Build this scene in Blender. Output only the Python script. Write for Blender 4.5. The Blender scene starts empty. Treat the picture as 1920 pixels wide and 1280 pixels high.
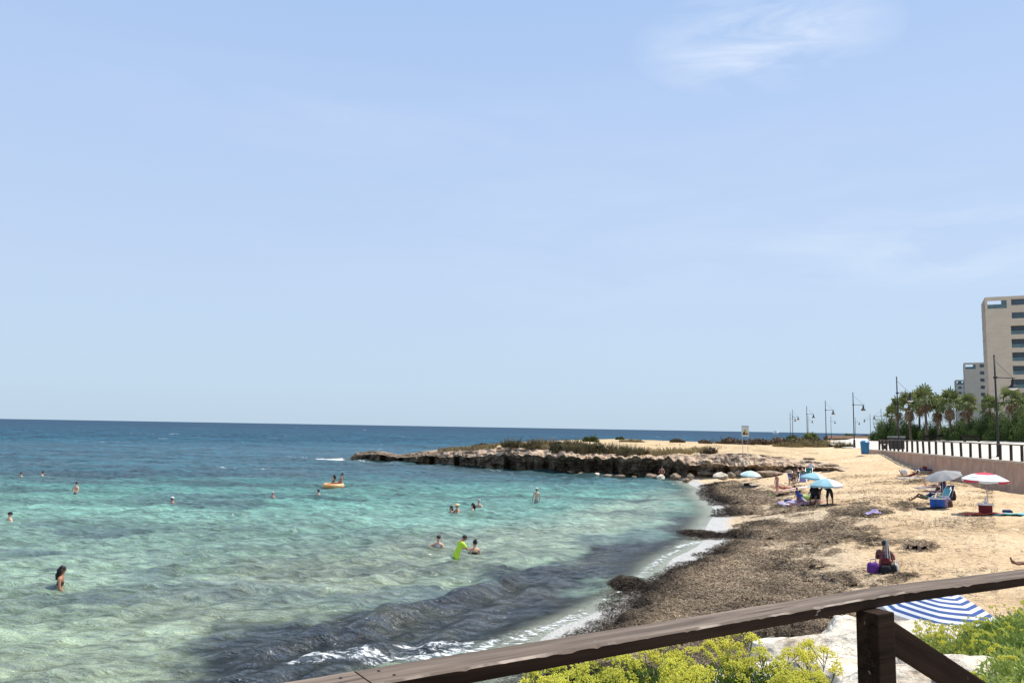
import bpy, bmesh, math, random
import numpy as np
from mathutils import Vector, Matrix
R = math.radians
random.seed(5)
rng = np.random.default_rng(11)
sc = bpy.context.scene
C = sc.collection

# ------------------------------------------------------------------ camera
H = 4.85                      # eye height above the water
FPX, CX, CY = 1493.0, 960.0, 640.0
PITCH, ROLL = math.atan(161 / FPX), 0.0172
fw = Vector((0, math.cos(PITCH), math.sin(PITCH)))
up0 = Vector((0, -math.sin(PITCH), math.cos(PITCH)))
rt0 = Vector((1, 0, 0))
rt = rt0 * math.cos(ROLL) + up0 * math.sin(ROLL)
up = -rt0 * math.sin(ROLL) + up0 * math.cos(ROLL)
EYE = Vector((0, 0, H))
cam = bpy.data.cameras.new('camera')
cam.lens, cam.sensor_width, cam.clip_start, cam.clip_end = 28.0, 36.0, 0.1, 60000
co = bpy.data.objects.new('camera', cam)
C.objects.link(co)
co.matrix_world = Matrix(((rt.x, up.x, -fw.x, 0), (rt.y, up.y, -fw.y, 0), (rt.z, up.z, -fw.z, H), (0, 0, 0, 1)))
sc.camera = co

def at(px, py, z):
    """a point of the photograph, turned into the real place at height z"""
    d = fw + rt * ((px - CX) / FPX) - up * ((py - CY) / FPX)
    t = (z - H) / d.z
    return EYE + d * t

def at_y(px, py, Y):
    d = fw + rt * ((px - CX) / FPX) - up * ((py - CY) / FPX)
    return EYE + d * (Y / d.y)

# ------------------------------------------------------------------ light
SUN_EL, SUN_AZ = R(61), R(24)           # azimuth from +X towards +Y
sdir = Vector((math.cos(SUN_EL) * math.cos(SUN_AZ), math.cos(SUN_EL) * math.sin(SUN_AZ), math.sin(SUN_EL)))
sl = bpy.data.lights.new('sun', 'SUN')
sl.energy, sl.angle, sl.color = 5.0, R(0.53), (1.0, 0.95, 0.87)
so = bpy.data.objects.new('sun', sl)
so.rotation_euler = (-sdir).to_track_quat('-Z', 'Y').to_euler()
C.objects.link(so)
sc.view_settings.view_transform = 'Standard'
sc.view_settings.look = 'None'
sc.view_settings.exposure = 0.35
sc.view_settings.gamma = 1.0

w = bpy.data.worlds.new('World')
sc.world = w
w.use_nodes = True
nt = w.node_tree
nt.nodes.clear()
def N(nt, t, **k):
    n = nt.nodes.new(t)
    for a, v in k.items():
        if a.startswith('i_'):
            n.inputs[a[2:].replace('_', ' ')].default_value = v
        else:
            setattr(n, a, v)
    return n
def L(nt, a, b): nt.links.new(a, b)
def ramp(nt, stops, src=None, interp='LINEAR'):
    r = nt.nodes.new('ShaderNodeValToRGB')
    r.color_ramp.interpolation = interp
    e = r.color_ramp.elements
    while len(e) < len(stops): e.new(0.5)
    for i, (p, c) in enumerate(stops):
        e[i].position = p
        e[i].color = (c[0], c[1], c[2], 1) if not isinstance(c, (int, float)) else (c, c, c, 1)
    if src is not None: nt.links.new(src, r.inputs[0])
    return r
def math_n(nt, op, a, b=None, c=None, clamp=False):
    m = nt.nodes.new('ShaderNodeMath'); m.operation = op; m.use_clamp = clamp
    for i, v in enumerate((a, b, c)):
        if v is None: continue
        if hasattr(v, 'links'): nt.links.new(v, m.inputs[i])
        else: m.inputs[i].default_value = v
    return m.outputs[0]
def mixc(nt, f, a, b, mode='MIX'):
    m = nt.nodes.new('ShaderNodeMix'); m.data_type = 'RGBA'; m.blend_type = mode
    for s, v in ((m.inputs[0], f), (m.inputs[6], a), (m.inputs[7], b)):
        if hasattr(v, 'links'): nt.links.new(v, s)
        elif isinstance(v, (int, float)): s.default_value = v
        else: s.default_value = (v[0], v[1], v[2], 1)
    return m.outputs[2]

sky = N(nt, 'ShaderNodeTexSky', sky_type='NISHITA', sun_disc=False, sun_elevation=SUN_EL,
        sun_rotation=math.atan2(sdir.x, sdir.y), altitude=5, air_density=1.0, dust_density=1.6, ozone_density=1.2)
tc = N(nt, 'ShaderNodeTexCoord')
sep = N(nt, 'ShaderNodeSeparateXYZ'); L(nt, tc.outputs['Generated'], sep.inputs[0])
# pale summer sky: the milky air near the sea, tinted over the physical sky
grad = ramp(nt, [(0.0, (5.35, 6.95, 8.4)), (0.05, (5.4, 6.95, 8.65)), (0.17, (5.4, 6.85, 9.05)), (0.35, (4.85, 6.35, 9.1)), (0.55, (3.8, 5.65, 8.9)), (1.0, (2.4, 4.2, 8.0))], sep.outputs[2])
base = mixc(nt, 0.86, sky.outputs[0], grad.outputs[0])
# thin cirrus high on the right and a faint streak low on the right
mp = N(nt, 'ShaderNodeMapping'); mp.inputs['Rotation'].default_value = (0.1, -0.25, 0.0)
mp.inputs['Scale'].default_value = (1.8, 1.8, 9.0)
L(nt, tc.outputs['Generated'], mp.inputs[0])
nz = N(nt, 'ShaderNodeTexNoise', noise_dimensions='3D'); nz.inputs['Scale'].default_value = 2.6; nz.inputs['Detail'].default_value = 9; nz.inputs['Roughness'].default_value = 0.62
nz.inputs['Distortion'].default_value = 0.7
L(nt, mp.outputs[0], nz.inputs[0])
wisp = ramp(nt, [(0.38, 0.0), (0.72, 1.0)], nz.outputs[0])
def blob(px, py, rad, zstretch):
    d = (fw + rt * ((px - CX) / FPX) - up * ((py - CY) / FPX)).normalized()
    s = N(nt, 'ShaderNodeVectorMath', operation='SUBTRACT'); L(nt, tc.outputs['Generated'], s.inputs[0]); s.inputs[1].default_value = d
    m = N(nt, 'ShaderNodeVectorMath', operation='MULTIPLY'); L(nt, s.outputs[0], m.inputs[0]); m.inputs[1].default_value = (1, 1, zstretch)
    l = N(nt, 'ShaderNodeVectorMath', operation='LENGTH'); L(nt, m.outputs[0], l.inputs[0])
    q = math_n(nt, 'DIVIDE', l.outputs['Value'], rad)
    return math_n(nt, 'POWER', math_n(nt, 'SUBTRACT', 1.0, q, clamp=True), 0.8)
b1 = math_n(nt, 'MULTIPLY', blob(1430, 75, 0.15, 2.6), 1.5)
b2 = math_n(nt, 'MULTIPLY', blob(1860, 450, 0.26, 5.0), 0.85)
b3 = math_n(nt, 'MULTIPLY', blob(620, 215, 0.30, 5.0), 0.22)
b4 = math_n(nt, 'MULTIPLY', blob(1250, 430, 0.55, 3.0), 0.22)
bs = math_n(nt, 'ADD', math_n(nt, 'ADD', b1, b2), math_n(nt, 'ADD', b3, b4))
cl = math_n(nt, 'MULTIPLY', math_n(nt, 'MULTIPLY', wisp.outputs[0], bs), 0.62, clamp=True)
skyc = mixc(nt, cl, base, (8.2, 8.9, 10.0))
bg = N(nt, 'ShaderNodeBackground'); bg.inputs['Strength'].default_value = 0.084
L(nt, skyc, bg.inputs[0])
wo = N(nt, 'ShaderNodeOutputWorld'); L(nt, bg.outputs[0], wo.inputs[0])

# ------------------------------------------------------------------ numpy helpers
def smooth(a, b, x):
    t = np.clip((x - a) / (b - a), 0, 1)
    return t * t * (3 - 2 * t)
def _h(ix, iy, s):
    n = (ix.astype(np.int64) * 374761393 + iy.astype(np.int64) * 668265263 + s * 1442695041) & 0xffffffff
    n = ((n ^ (n >> 13)) * 1274126177) & 0xffffffff
    n = n ^ (n >> 16)
    return (n & 0xffffff) / float(0xffffff)
def vnoise(x, y, s=0):
    x = np.asarray(x, float); y = np.asarray(y, float)
    ix, iy = np.floor(x), np.floor(y)
    fx, fy = x - ix, y - iy
    fx = fx * fx * (3 - 2 * fx); fy = fy * fy * (3 - 2 * fy)
    a, b, c, d = _h(ix, iy, s), _h(ix + 1, iy, s), _h(ix, iy + 1, s), _h(ix + 1, iy + 1, s)
    return (a + (b - a) * fx) * (1 - fy) + (c + (d - c) * fx) * fy
def fbm(x, y, o=4, s=0, g=0.5):
    t, a, n = 0, 1, 0
    for i in range(o):
        t = t + a * vnoise(x * 2 ** i + 17.3 * i, y * 2 ** i - 9.1 * i, s + i); n += a; a *= g
    return t / n
class TPS:
    def __init__(self, pts, lam=0.02):
        P = np.array(pts, float); self.p = P[:, :2] / 30.0
        n = len(P)
        K = self.k(self.p) + lam * np.eye(n)
        Q = np.hstack([np.ones((n, 1)), self.p])
        A = np.block([[K, Q], [Q.T, np.zeros((3, 3))]])
        s = np.linalg.solve(A, np.concatenate([P[:, 2], np.zeros(3)]))
        self.w, self.a = s[:n], s[n:]
    def k(self, q):
        r2 = ((q[:, None, :] - self.p[None]) ** 2).sum(-1)
        return r2 * np.log(r2 + 1e-9)
    def __call__(self, x, y):
        x = np.asarray(x, float); y = np.asarray(y, float); sh = x.shape
        q = np.stack([x.ravel(), y.ravel()], 1) / 30.0
        o = np.empty(len(q))
        for i in range(0, len(q), 20000):
            c = q[i:i + 20000]
            o[i:i + 20000] = self.k(c) @ self.w + self.a[0] + c @ self.a[1:]
        return o.reshape(sh)
def seg_dist(x, y, poly, closed=True):
    P = np.array([(p[0], p[1]) for p in poly], float)
    Q = np.roll(P, -1, 0)
    if not closed: P, Q = P[:-1], Q[:-1]
    d = np.full(x.shape, 1e9)
    for (ax, ay), (bx, by) in zip(P, Q):
        dx, dy = bx - ax, by - ay
        t = np.clip(((x - ax) * dx + (y - ay) * dy) / (dx * dx + dy * dy + 1e-12), 0, 1)
        d = np.minimum(d, np.hypot(x - ax - t * dx, y - ay - t * dy))
    return d
def inside(x, y, poly):
    P = np.array([(p[0], p[1]) for p in poly], float)
    Q = np.roll(P, -1, 0)
    r = np.zeros(x.shape, bool)
    for (ax, ay), (bx, by) in zip(P, Q):
        if ay == by: continue
        c = ((ay > y) != (by > y)) & (x < (bx - ax) * (y - ay) / (by - ay) + ax)
        r ^= c
    return r
def sdf(x, y, poly):
    d = seg_dist(x, y, poly)
    return np.where(inside(x, y, poly), d, -d)

# ------------------------------------------------------------------ materials
MATS = {}
def mat(name, c, c2=None, scale=8.0, rough=0.8, bump=0.0, bscale=None, spec=0.3, detail=5, metal=0.0, trans=0.0, lo=0.35, hi=0.65, stretch=None, coord='pos'):
    if name in MATS: return MATS[name]
    m = bpy.data.materials.new(name); m.use_nodes = True
    t = m.node_tree; b = t.nodes['Principled BSDF']
    b.inputs['Roughness'].default_value = rough
    b.inputs['Metallic'].default_value = metal
    b.inputs['Specular IOR Level'].default_value = spec
    if coord == 'pos': src = N(t, 'ShaderNodeNewGeometry').outputs['Position']
    else: src = N(t, 'ShaderNodeTexCoord').outputs['Object']
    if stretch:
        mpn = N(t, 'ShaderNodeMapping'); mpn.inputs['Scale'].default_value = stretch
        L(t, src, mpn.inputs[0]); src = mpn.outputs[0]
    nn = N(t, 'ShaderNodeTexNoise'); nn.inputs['Scale'].default_value = scale; nn.inputs['Detail'].default_value = detail
    L(t, src, nn.inputs[0])
    c2 = c2 or tuple(v * 0.75 for v in c)
    rp = ramp(t, [(lo, c), (hi, c2)], nn.outputs[0])
    L(t, rp.outputs[0], b.inputs['Base Color'])
    if bump:
        n2 = N(t, 'ShaderNodeTexNoise'); n2.inputs['Scale'].default_value = bscale or scale * 3; n2.inputs['Detail'].default_value = 6
        L(t, src, n2.inputs[0])
        bp = N(t, 'ShaderNodeBump'); bp.inputs['Strength'].default_value = min(1, bump); bp.inputs['Distance'].default_value = 0.02 * max(1, bump)
        L(t, n2.outputs[0], bp.inputs['Height']); L(t, bp.outputs[0], b.inputs['Normal'])
    if trans:
        tr = N(t, 'ShaderNodeBsdfTranslucent'); L(t, rp.outputs[0], tr.inputs[0])
        mx = N(t, 'ShaderNodeMixShader'); mx.inputs[0].default_value = trans
        L(t, b.outputs[0], mx.inputs[1]); L(t, tr.outputs[0], mx.inputs[2])
        L(t, mx.outputs[0], t.nodes['Material Output'].inputs[0])
    MATS[name] = m
    return m

# ------------------------------------------------------------------ object helpers
def tag(o, label=None, cat=None, group=None, kind=None):
    if label: o['label'] = label
    if cat: o['category'] = cat
    if group: o['group'] = group
    if kind: o['kind'] = kind
    return o
def empty(name, loc, rz=0, rot=None):
    o = bpy.data.objects.new(name, None); C.objects.link(o)
    o.empty_display_size = 0.3
    o.location = loc; o.rotation_euler = rot if rot else (0, 0, rz)
    return o
def link(name, me, parent=None):
    o = bpy.data.objects.new(name, me); C.objects.link(o)
    if parent: o.parent = parent
    return o
def np_mesh(name, V, F, mats, parent=None, smooth_=False, mi=None, colors=None):
    """V (n,3) array, F (m,k) array"""
    V = np.asarray(V, np.float32); F = np.asarray(F, np.int32)
    me = bpy.data.meshes.new(name)
    me.vertices.add(len(V)); me.vertices.foreach_set('co', V.ravel())
    k = F.shape[1]
    me.loops.add(F.size); me.loops.foreach_set('vertex_index', F.ravel())
    me.polygons.add(len(F))
    me.polygons.foreach_set('loop_start', np.arange(0, F.size, k, dtype=np.int32))
    me.polygons.foreach_set('loop_total', np.full(len(F), k, np.int32))
    if mi is not None: me.polygons.foreach_set('material_index', np.asarray(mi, np.int32))
    me.polygons.foreach_set('use_smooth', np.full(len(F), bool(smooth_)))
    for m in (mats if isinstance(mats, (list, tuple)) else [mats]): me.materials.append(m)
    me.update(calc_edges=True); me.validate()
    if colors:
        for nm, arr in colors.items():
            a = me.color_attributes.new(nm, 'FLOAT_COLOR', 'POINT')
            arr = np.asarray(arr, np.float32)
            if arr.shape[1] == 3: arr = np.hstack([arr, np.ones((len(arr), 1), np.float32)])
            a.data.foreach_set('color', arr.ravel())
    return link(name, me, parent)
def grid_faces(r, c):
    i = np.arange(r * c).reshape(r, c)
    return np.stack([i[:-1, :-1], i[:-1, 1:], i[1:, 1:], i[1:, :-1]], -1).reshape(-1, 4)

class MB:
    def __init__(s): s.v = []; s.f = []; s.m = []; s.mats = []; s.sm = []
    def mi(s, m):
        if m not in s.mats: s.mats.append(m)
        return s.mats.index(m)
    def add(s, V, F, m, sm=False):
        b = len(s.v); s.v += [tuple(v) for v in V]
        k = s.mi(m)
        for f in F: s.f.append([i + b for i in f]); s.m.append(k); s.sm.append(sm)
        return s
    def box(s, c, d, m, rot=None):
        M = rot or Matrix.Identity(3)
        V = [Vector(c) + M @ Vector((x * d[0] / 2, y * d[1] / 2, z * d[2] / 2)) for z in (-1, 1) for y in (-1, 1) for x in (-1, 1)]
        return s.add(V, [(0, 2, 3, 1), (4, 5, 7, 6), (0, 1, 5, 4), (2, 6, 7, 3), (0, 4, 6, 2), (1, 3, 7, 5)], m)
    def tube(s, pts, r, m, n=6, cap=True, sm=True):
        pts = [Vector(p) for p in pts]
        rs = r if isinstance(r, (list, tuple)) else [r] * len(pts)
        V = []; F = []
        for i, p in enumerate(pts):
            d = (pts[min(i + 1, len(pts) - 1)] - pts[max(i - 1, 0)])
            if d.length < 1e-9: d = Vector((0, 0, 1))
            d.normalize()
            a = d.cross(Vector((0, 0, 1)) if abs(d.z) < 0.95 else Vector((1, 0, 0))).normalized(); b = d.cross(a)
            for k in range(n):
                t = 2 * math.pi * k / n
                V.append(p + (a * math.cos(t) + b * math.sin(t)) * rs[i])
        for i in range(len(pts) - 1):
            for k in range(n):
                F.append((i * n + k, i * n + (k + 1) % n, (i + 1) * n + (k + 1) % n, (i + 1) * n + k))
        if cap: F.append(tuple(range(n - 1, -1, -1))); F.append(tuple((len(pts) - 1) * n + k for k in range(n)))
        return s.add(V, F, m, sm)
    def lathe(s, prof, m, n=16, c=(0, 0, 0), sm=True):
        V = []; F = []; c = Vector(c)
        for (r, z) in prof:
            for k in range(n):
                t = 2 * math.pi * k / n
                V.append(c + Vector((r * math.cos(t), r * math.sin(t), z)))
        for i in range(len(prof) - 1):
            for k in range(n):
                F.append((i * n + k, i * n + (k + 1) % n, (i + 1) * n + (k + 1) % n, (i + 1) * n + k))
        return s.add(V, F, m, sm)
    def ball(s, c, d, m, nu=10, nv=7, rot=None, warp=None):
        V = []; F = []; M = rot or Matrix.Identity(3)
        for j in range(nv + 1):
            ph = math.pi * j / nv
            for i in range(nu):
                t = 2 * math.pi * i / nu
                p = Vector((math.sin(ph) * math.cos(t), math.sin(ph) * math.sin(t), math.cos(ph)))
                k = warp(p) if warp else 1
                V.append(Vector(c) + M @ Vector((p.x * d[0] * k, p.y * d[1] * k, p.z * d[2] * k)))
        for j in range(nv):
            for i in range(nu):
                F.append((j * nu + i, (j + 1) * nu + i, (j + 1) * nu + (i + 1) % nu, j * nu + (i + 1) % nu))
        return s.add(V, F, m, True)
    def build(s, name, parent=None, bevel=0):
        me = bpy.data.meshes.new(name)
        me.from_pydata(s.v, [], s.f)
        for m in s.mats: me.materials.append(m)
        me.polygons.foreach_set('material_index', s.m)
        me.polygons.foreach_set('use_smooth', s.sm)
        if bevel:
            bm = bmesh.new(); bm.from_mesh(me)
            bmesh.ops.remove_doubles(bm, verts=bm.verts, dist=1e-5)
            bmesh.ops.bevel(bm, geom=list(bm.edges), offset=bevel, segments=2, affect='EDGES', profile=0.6)
            bm.to_mesh(me); bm.free()
        me.update()
        return link(name, me, parent)
def copy_tree(o, parent=None):
    c = o.copy(); C.objects.link(c); c.parent = parent
    for ch in list(o.children): copy_tree(ch, c)
    return c

# ------------------------------------------------------------------ terrain heights
LOWPX = [
 (1600,1250,.35),(1600,1150,.4),(1600,1060,.6),(1600,1000,.8),(1600,950,1.1),(1600,910,1.5),(1600,880,1.9),(1600,855,2.5),(1600,842,2.85),
 (1450,1180,.3),(1450,1080,.35),(1450,1000,.4),(1450,950,.5),(1450,920,.65),(1450,900,.95),(1400,900,.75),(1350,897,.45),(1500,893,1.2),(1540,886,1.6),
 (1150,1165,.13),(1080,1190,.12),(1000,1240,.05),(1240,1085,.13),(1300,1062,.14),(1360,1040,.18),(1400,1000,.16),(1370,960,.14),(1330,915,.06),(1300,903,.02),
 (1750,1060,.9),(1750,1000,1.1),(1750,960,1.3),(1750,930,1.45),(1750,900,1.7),(1750,880,2.0),
 (1830,895,1.85),(1900,917,1.5),(1700,864,2.45),(1660,849,3.0),
 (1900,1060,1.0),(1900,1000,1.2),(1900,960,1.4),(1900,930,1.5),(1750,1150,.6),(1900,1150,.8),
 (1050,1160,-.03),(960,1195,-.05),(1130,1118,-.03),(1230,1045,-.02),(1300,995,-.03),(1330,950,-.03),(1300,925,-.04),(1240,905,-.2),
 (700,1270,-.6),(1000,1100,-.6),(1150,1000,-.7),(1100,920,-.9),(1000,1000,-1.1),(600,1000,-1.7),(300,1200,-1.2),(600,1130,-.9),(0,1000,-2.2),
 (800,905,-2.2),(300,900,-3),(1000,895,-1),(1080,1100,-.45),(1000,1150,-.4),(1050,1120,-.4),(1150,1060,-.35),(1200,1035,-.3),(950,1180,-.3),(700,880,-2),(1180,899,-.5),
 (1500,845,2.3),(1400,842,2.0),(1560,838,2.7),(1600,830,2.9),(1540,828,2.6),(1640,838,3.05),
]
lowpts = [(*at(px, py, z)[:2], z) for px, py, z in LOWPX]
lowpts += [(0, 3.5, 2.5), (3, 5, 2.5), (6, 6.5, 2.6), (10, 9, 2.6), (0, 8, .8), (3, 9.5, .9), (7, 12, .8), (12, 14, 1.2), (-4, 4, 1.2), (-5, 9, -.2), (-8, 13, -.7),
           (-14, 12, -1.0), (20, 20, 1.6), (28, 30, 1.7), (31, 40, 1.5), (40, 50, 2), (45, 70, 2.4), (60, 100, 2.8), (0, 0, 2.6), (-10, 0, .5), (15, 5, 2.8), (5, -5, 2.8),
           (-60, 40, -4), (-60, 120, -6), (0, 160, -4), (30, 200, 0), (80, 220, 2.6), (90, 260, 2.6), (-100, 250, -8), (60, 180, 2.4), (30, 120, 1.2), (10, 100, .2), (45, 130, 2.2)]
LOW_ = TPS(lowpts)
def LOW(x, y):
    x = np.asarray(x, float); y = np.asarray(y, float)
    z = LOW_(x, y)
    # below the seafront slope never above what the terrace allows
    far = smooth(230, 420, np.hypot(x, y))
    z = z * (1 - far) + (-6.0) * far
    return np.clip(z, -8, 3.1)
def ground(px, py, it=10):
    z = 0.5
    for _ in range(it):
        p = at(px, py, z); z = 0.5 * z + 0.5 * float(LOW(p.x, p.y))
    p = at(px, py, z)
    return Vector((p.x, p.y, float(LOW(p.x, p.y))))
def gz(x, y): return float(LOW(x, y))

# ---- dry seaweed banks
WEED = [(960,1290),(1000,1262),(1060,1225),(1090,1195),(1150,1168),(1185,1150),(1180,1132),(1200,1120),(1205,1105),(1165,1112),(1132,1104),(1150,1090),(1190,1092),(1225,1100),(1240,1086),(1290,1068),(1300,1055),(1345,1052),(1335,1038),(1365,1025),(1400,1008),(1340,1008),(1290,1009),(1262,1003),(1300,998),(1360,1003),(1400,990),(1415,972),(1385,966),(1356,965),(1356,955),(1375,950),(1340,938),(1322,930),(1330,915),(1320,905),
        (1400,905),(1440,925),(1475,940),(1540,965),(1600,975),(1575,995),(1530,1030),(1560,1070),(1620,1085),(1590,1110),(1500,1150),(1430,1160),(1500,1200),(1560,1240),(1420,1300),(1100,1300)]
weedp = [ground(px, py)[:2] for px, py in WEED]
ext = [(0.3, 12.0)]
WX = [[(1598,1016),(1620,1010),(1650,1013),(1668,1021),(1640,1029),(1612,1026)],[(1690,1024),(1712,1018),(1745,1017),(1760,1022),(1735,1031),(1700,1034)],[(1688,951),(1700,941),(1714,944),(1710,955),(1695,957)],[(1545,958),(1600,952),(1650,958),(1655,966),(1590,968),(1540,966)],[(1560,992),(1640,984),(1660,990),(1600,1000)],[(1620,1078),(1700,1068),(1745,1078),(1700,1090),(1610,1094)],[(1500,985),(1600,975),(1640,975),(1560,992),(1510,1000)],[(1690,905),(1722,901),(1724,904),(1700,908)]]
weedx = [[ground(*q)[:2] for q in pp_] for pp_ in WX]
def weed_mask(x, y):
    s = sdf(x, y, weedp)
    for pp_ in weedx: s = np.maximum(s, sdf(x, y, pp_) * 2.2 - .15)
    s = np.minimum(s, 1.15 + .6 * smooth(.35, .1, LOW(x, y)))
    n = fbm(x * 0.9, y * 0.9, 5, 3) - 0.5
    n2 = fbm(x * 0.28 + 5, y * 0.28, 3, 31) - 0.5
    dist = np.hypot(x, y)
    land = smooth(0.10, 0.45, LOW(x, y))          # patchy only on the dry side
    n3 = fbm(x * 2.6, y * 2.6, 3, 33) - 0.5
    return s + (n * 5.5 + n2 * 6.0 + n3 * 3.0) * (0.12 + 0.88 * land) - 0.3 * land
def weed_h(x, y):
    m = weed_mask(x, y)
    e = smooth(-0.15, 0.55, m)
    hump = 0.02 + 0.12 * smooth(0.42, 0.75, fbm(x * 0.5, y * 0.5, 4, 9))
    edge = np.exp(-((sdf(x, y, weedp) - 0.7) / 0.7) ** 2) * smooth(0.5, 0.1, LOW(x, y)) * 0.16
    return -0.12 + e * (0.13 + hump + edge + 0.04 * fbm(x * 5, y * 5, 3, 12) + 0.015 * fbm(x * 16, y * 16, 2, 14))

# ---- ground sheet
rows = np.concatenate([np.linspace(-8, 2, 20), 2 + (np.geomspace(1, 260, 620) - 1) * 1.0, [300, 400, 600, 1500, 6000, 24000]])
cols = np.tan(np.linspace(-0.95, 0.95, 560)) 
gx = cols[None, :] * (np.abs(rows[:, None]) + 6); gy = np.repeat(rows[:, None], len(cols), 1)
g0 = LOW(gx, gy)
dist = np.hypot(gx, gy)
dry = smooth(0.25, 0.7, g0)
foot = fbm(gx * 2.2, gy * 2.2, 4, 21) - 0.5
foot2 = np.abs(fbm(gx * 0.7, gy * 0.7, 3, 22) - 0.5)
foot3 = fbm(gx * 5.5, gy * 5.5, 2, 24) - 0.5
micro = (foot * 0.17 + foot3 * .05 * smooth(60, 30, dist) + foot2 * -0.14) * dry * smooth(200, 90, dist) * smooth(3, 7, dist)
# the scarp the waves have cut in the sand, across the right-hand beach
scarp_line = [ground(px, py)[:2] for px, py in [(1500,1010),(1580,1008),(1640,1012),(1700,1000),(1790,992),(1860,990),(1990,985)]]
sdl = seg_dist(gx, gy, scarp_line, False)
trench = seg_dist(gx, gy, [at(1750,852,3.28)[:2], at(1830,858.5,3.27)[:2], at(1900,864.5,3.26)[:2], at(1925,867,3.25)[:2], (32.2,44), (31.5,34), (28,24)], False)
micro += -.55 * smooth(2.1, .3, trench + (fbm(gx * .7, gy * .7, 3, 61) - .5) * 1.2)
micro += -0.12 * np.exp(-(sdl / 0.9) ** 2) * dry * (0.3 + fbm(gx * 0.9, gy * 0.9, 3, 23))
GZ = g0 + micro
wetmask = smooth(0.21, 0.10, g0)
debris = smooth(-2.2, 0.6, sdf(gx, gy, weedp)) * 0.9 
damp = np.exp(-((sdl + (fbm(gx * .5, gy * .5, 3, 26) - .5) * 2) / 1.5) ** 2)
colr = np.stack([wetmask, debris, np.clip(damp, 0, 1)], -1).reshape(-1, 3)

def ground_material():
    m = bpy.data.materials.new('sand'); m.use_nodes = True
    t = m.node_tree; b = t.nodes['Principled BSDF']
    pos = N(t, 'ShaderNodeNewGeometry').outputs['Position']
    at_ = N(t, 'ShaderNodeAttribute', attribute_name='zone'); sp = N(t, 'ShaderNodeSeparateColor'); L(t, at_.outputs['Color'], sp.inputs[0])
    def noise(scale, det=5, r=0.55, src=pos):
        n = N(t, 'ShaderNodeTexNoise'); n.inputs['Scale'].default_value = scale; n.inputs['Detail'].default_value = det; n.inputs['Roughness'].default_value = r
        L(t, src, n.inputs[0]); return n.outputs[0]
    big = ramp(t, [(0.3, (0.60, 0.415, 0.23)), (0.55, (0.72, 0.52, 0.305)), (0.75, (0.78, 0.60, 0.385))], noise(0.35, 4))
    fine = ramp(t, [(0.34, 0.42), (0.47, 0.92), (0.66, 1.14)], noise(3.0, 9, 0.82))
    c = mixc(t, 1.0, big.outputs[0], fine.outputs[0], 'MULTIPLY')
    # small dark bits of dry weed lying on the sand
    bits = ramp(t, [(0.545, 0.0), (0.60, 1.0)], noise(4.0, 8, 0.8))
    patch = ramp(t, [(0.45, 0.0), (0.62, 1.0)], noise(0.55, 4, 0.6))
    bm_ = math_n(t, 'MULTIPLY', bits.outputs[0], math_n(t, 'ADD', math_n(t, 'MULTIPLY', patch.outputs[0], 0.8), 0.30))
    c = mixc(t, math_n(t, 'MULTIPLY', bm_, 0.85), c, (0.12, 0.085, 0.055))
    # pale grey sand near the weed
    c = mixc(t, math_n(t, 'MULTIPLY', sp.outputs[1], 0.55), c, (0.50, 0.42, 0.31))
    spk = ramp(t, [(0.52, 0.0), (0.62, 1.0)], noise(9.0, 7, 0.8))
    c = mixc(t, math_n(t, 'MULTIPLY', math_n(t, 'MULTIPLY', sp.outputs[1], spk.outputs[0]), 0.8), c, (0.10, 0.075, 0.055))
    sc1 = ramp(t, [(0.42, 0.0), (0.6, 1.0)], noise(1.7, 6, 0.7))
    c = mixc(t, math_n(t, 'MULTIPLY', math_n(t, 'MULTIPLY', sp.outputs[2], sc1.outputs[0]), 0.8), c, (0.30, 0.20, 0.10))
    c = mixc(t, sp.outputs[0], c, (0.56, 0.53, 0.47))
    L(t, c, b.inputs['Base Color'])
    rg = math_n(t, 'SUBTRACT', 0.95, math_n(t, 'MULTIPLY', sp.outputs[0], 0.6))
    L(t, rg, b.inputs['Roughness']); b.inputs['Specular IOR Level'].default_value = 0.3
    bp = N(t, 'ShaderNodeBump'); bp.inputs['Strength'].default_value = 1.0; bp.inputs['Distance'].default_value = 0.20
    hh = math_n(t, 'ADD', noise(3.2, 7, 0.65), math_n(t, 'MULTIPLY', noise(14, 4, 0.6), 0.35))
    L(t, hh, bp.inputs['Height']); L(t, bp.outputs[0], b.inputs['Normal'])
    return m
SAND = ground_material()
go = np_mesh('sand_beach', np.stack([gx, gy, GZ], -1).reshape(-1, 3), grid_faces(*gx.shape), SAND, smooth_=True, colors={'zone': colr})
tag(go, kind='structure')

# ---- seaweed stuff
def weed_material():
    m = bpy.data.materials.new('dry_seaweed'); m.use_nodes = True
    t = m.node_tree; b = t.nodes['Principled BSDF']; b.inputs['Roughness'].default_value = 0.9; b.inputs['Specular IOR Level'].default_value = 0.15
    a = N(t, 'ShaderNodeAttribute', attribute_name='tone')
    pos = N(t, 'ShaderNodeNewGeometry').outputs['Position']
    n = N(t, 'ShaderNodeTexNoise'); n.inputs['Scale'].default_value = 22; n.inputs['Detail'].default_value = 5; n.inputs['Roughness'].default_value = 0.8
    L(t, pos, n.inputs[0])
    f = ramp(t, [(0.36, 0.4), (0.52, 0.95), (0.66, 1.6)], n.outputs[0])
    L(t, mixc(t, 1.0, a.outputs['Color'], f.outputs[0], 'MULTIPLY'), b.inputs['Base Color'])
    bp = N(t, 'ShaderNodeBump'); bp.inputs['Strength'].default_value = .7; bp.inputs['Distance'].default_value = 0.03
    L(t, n.outputs[0], bp.inputs['Height']); L(t, bp.outputs[0], b.inputs['Normal'])
    return m
WEEDM = weed_material()
wm = weed_mask(gx, gy)
sel = (wm > -0.25) & (gy > 8) & (gy < 95)
wz = GZ + weed_h(gx, gy)
F = grid_faces(*gx.shape)
keep = sel.ravel()[F].all(1)
F = F[keep]
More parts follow.
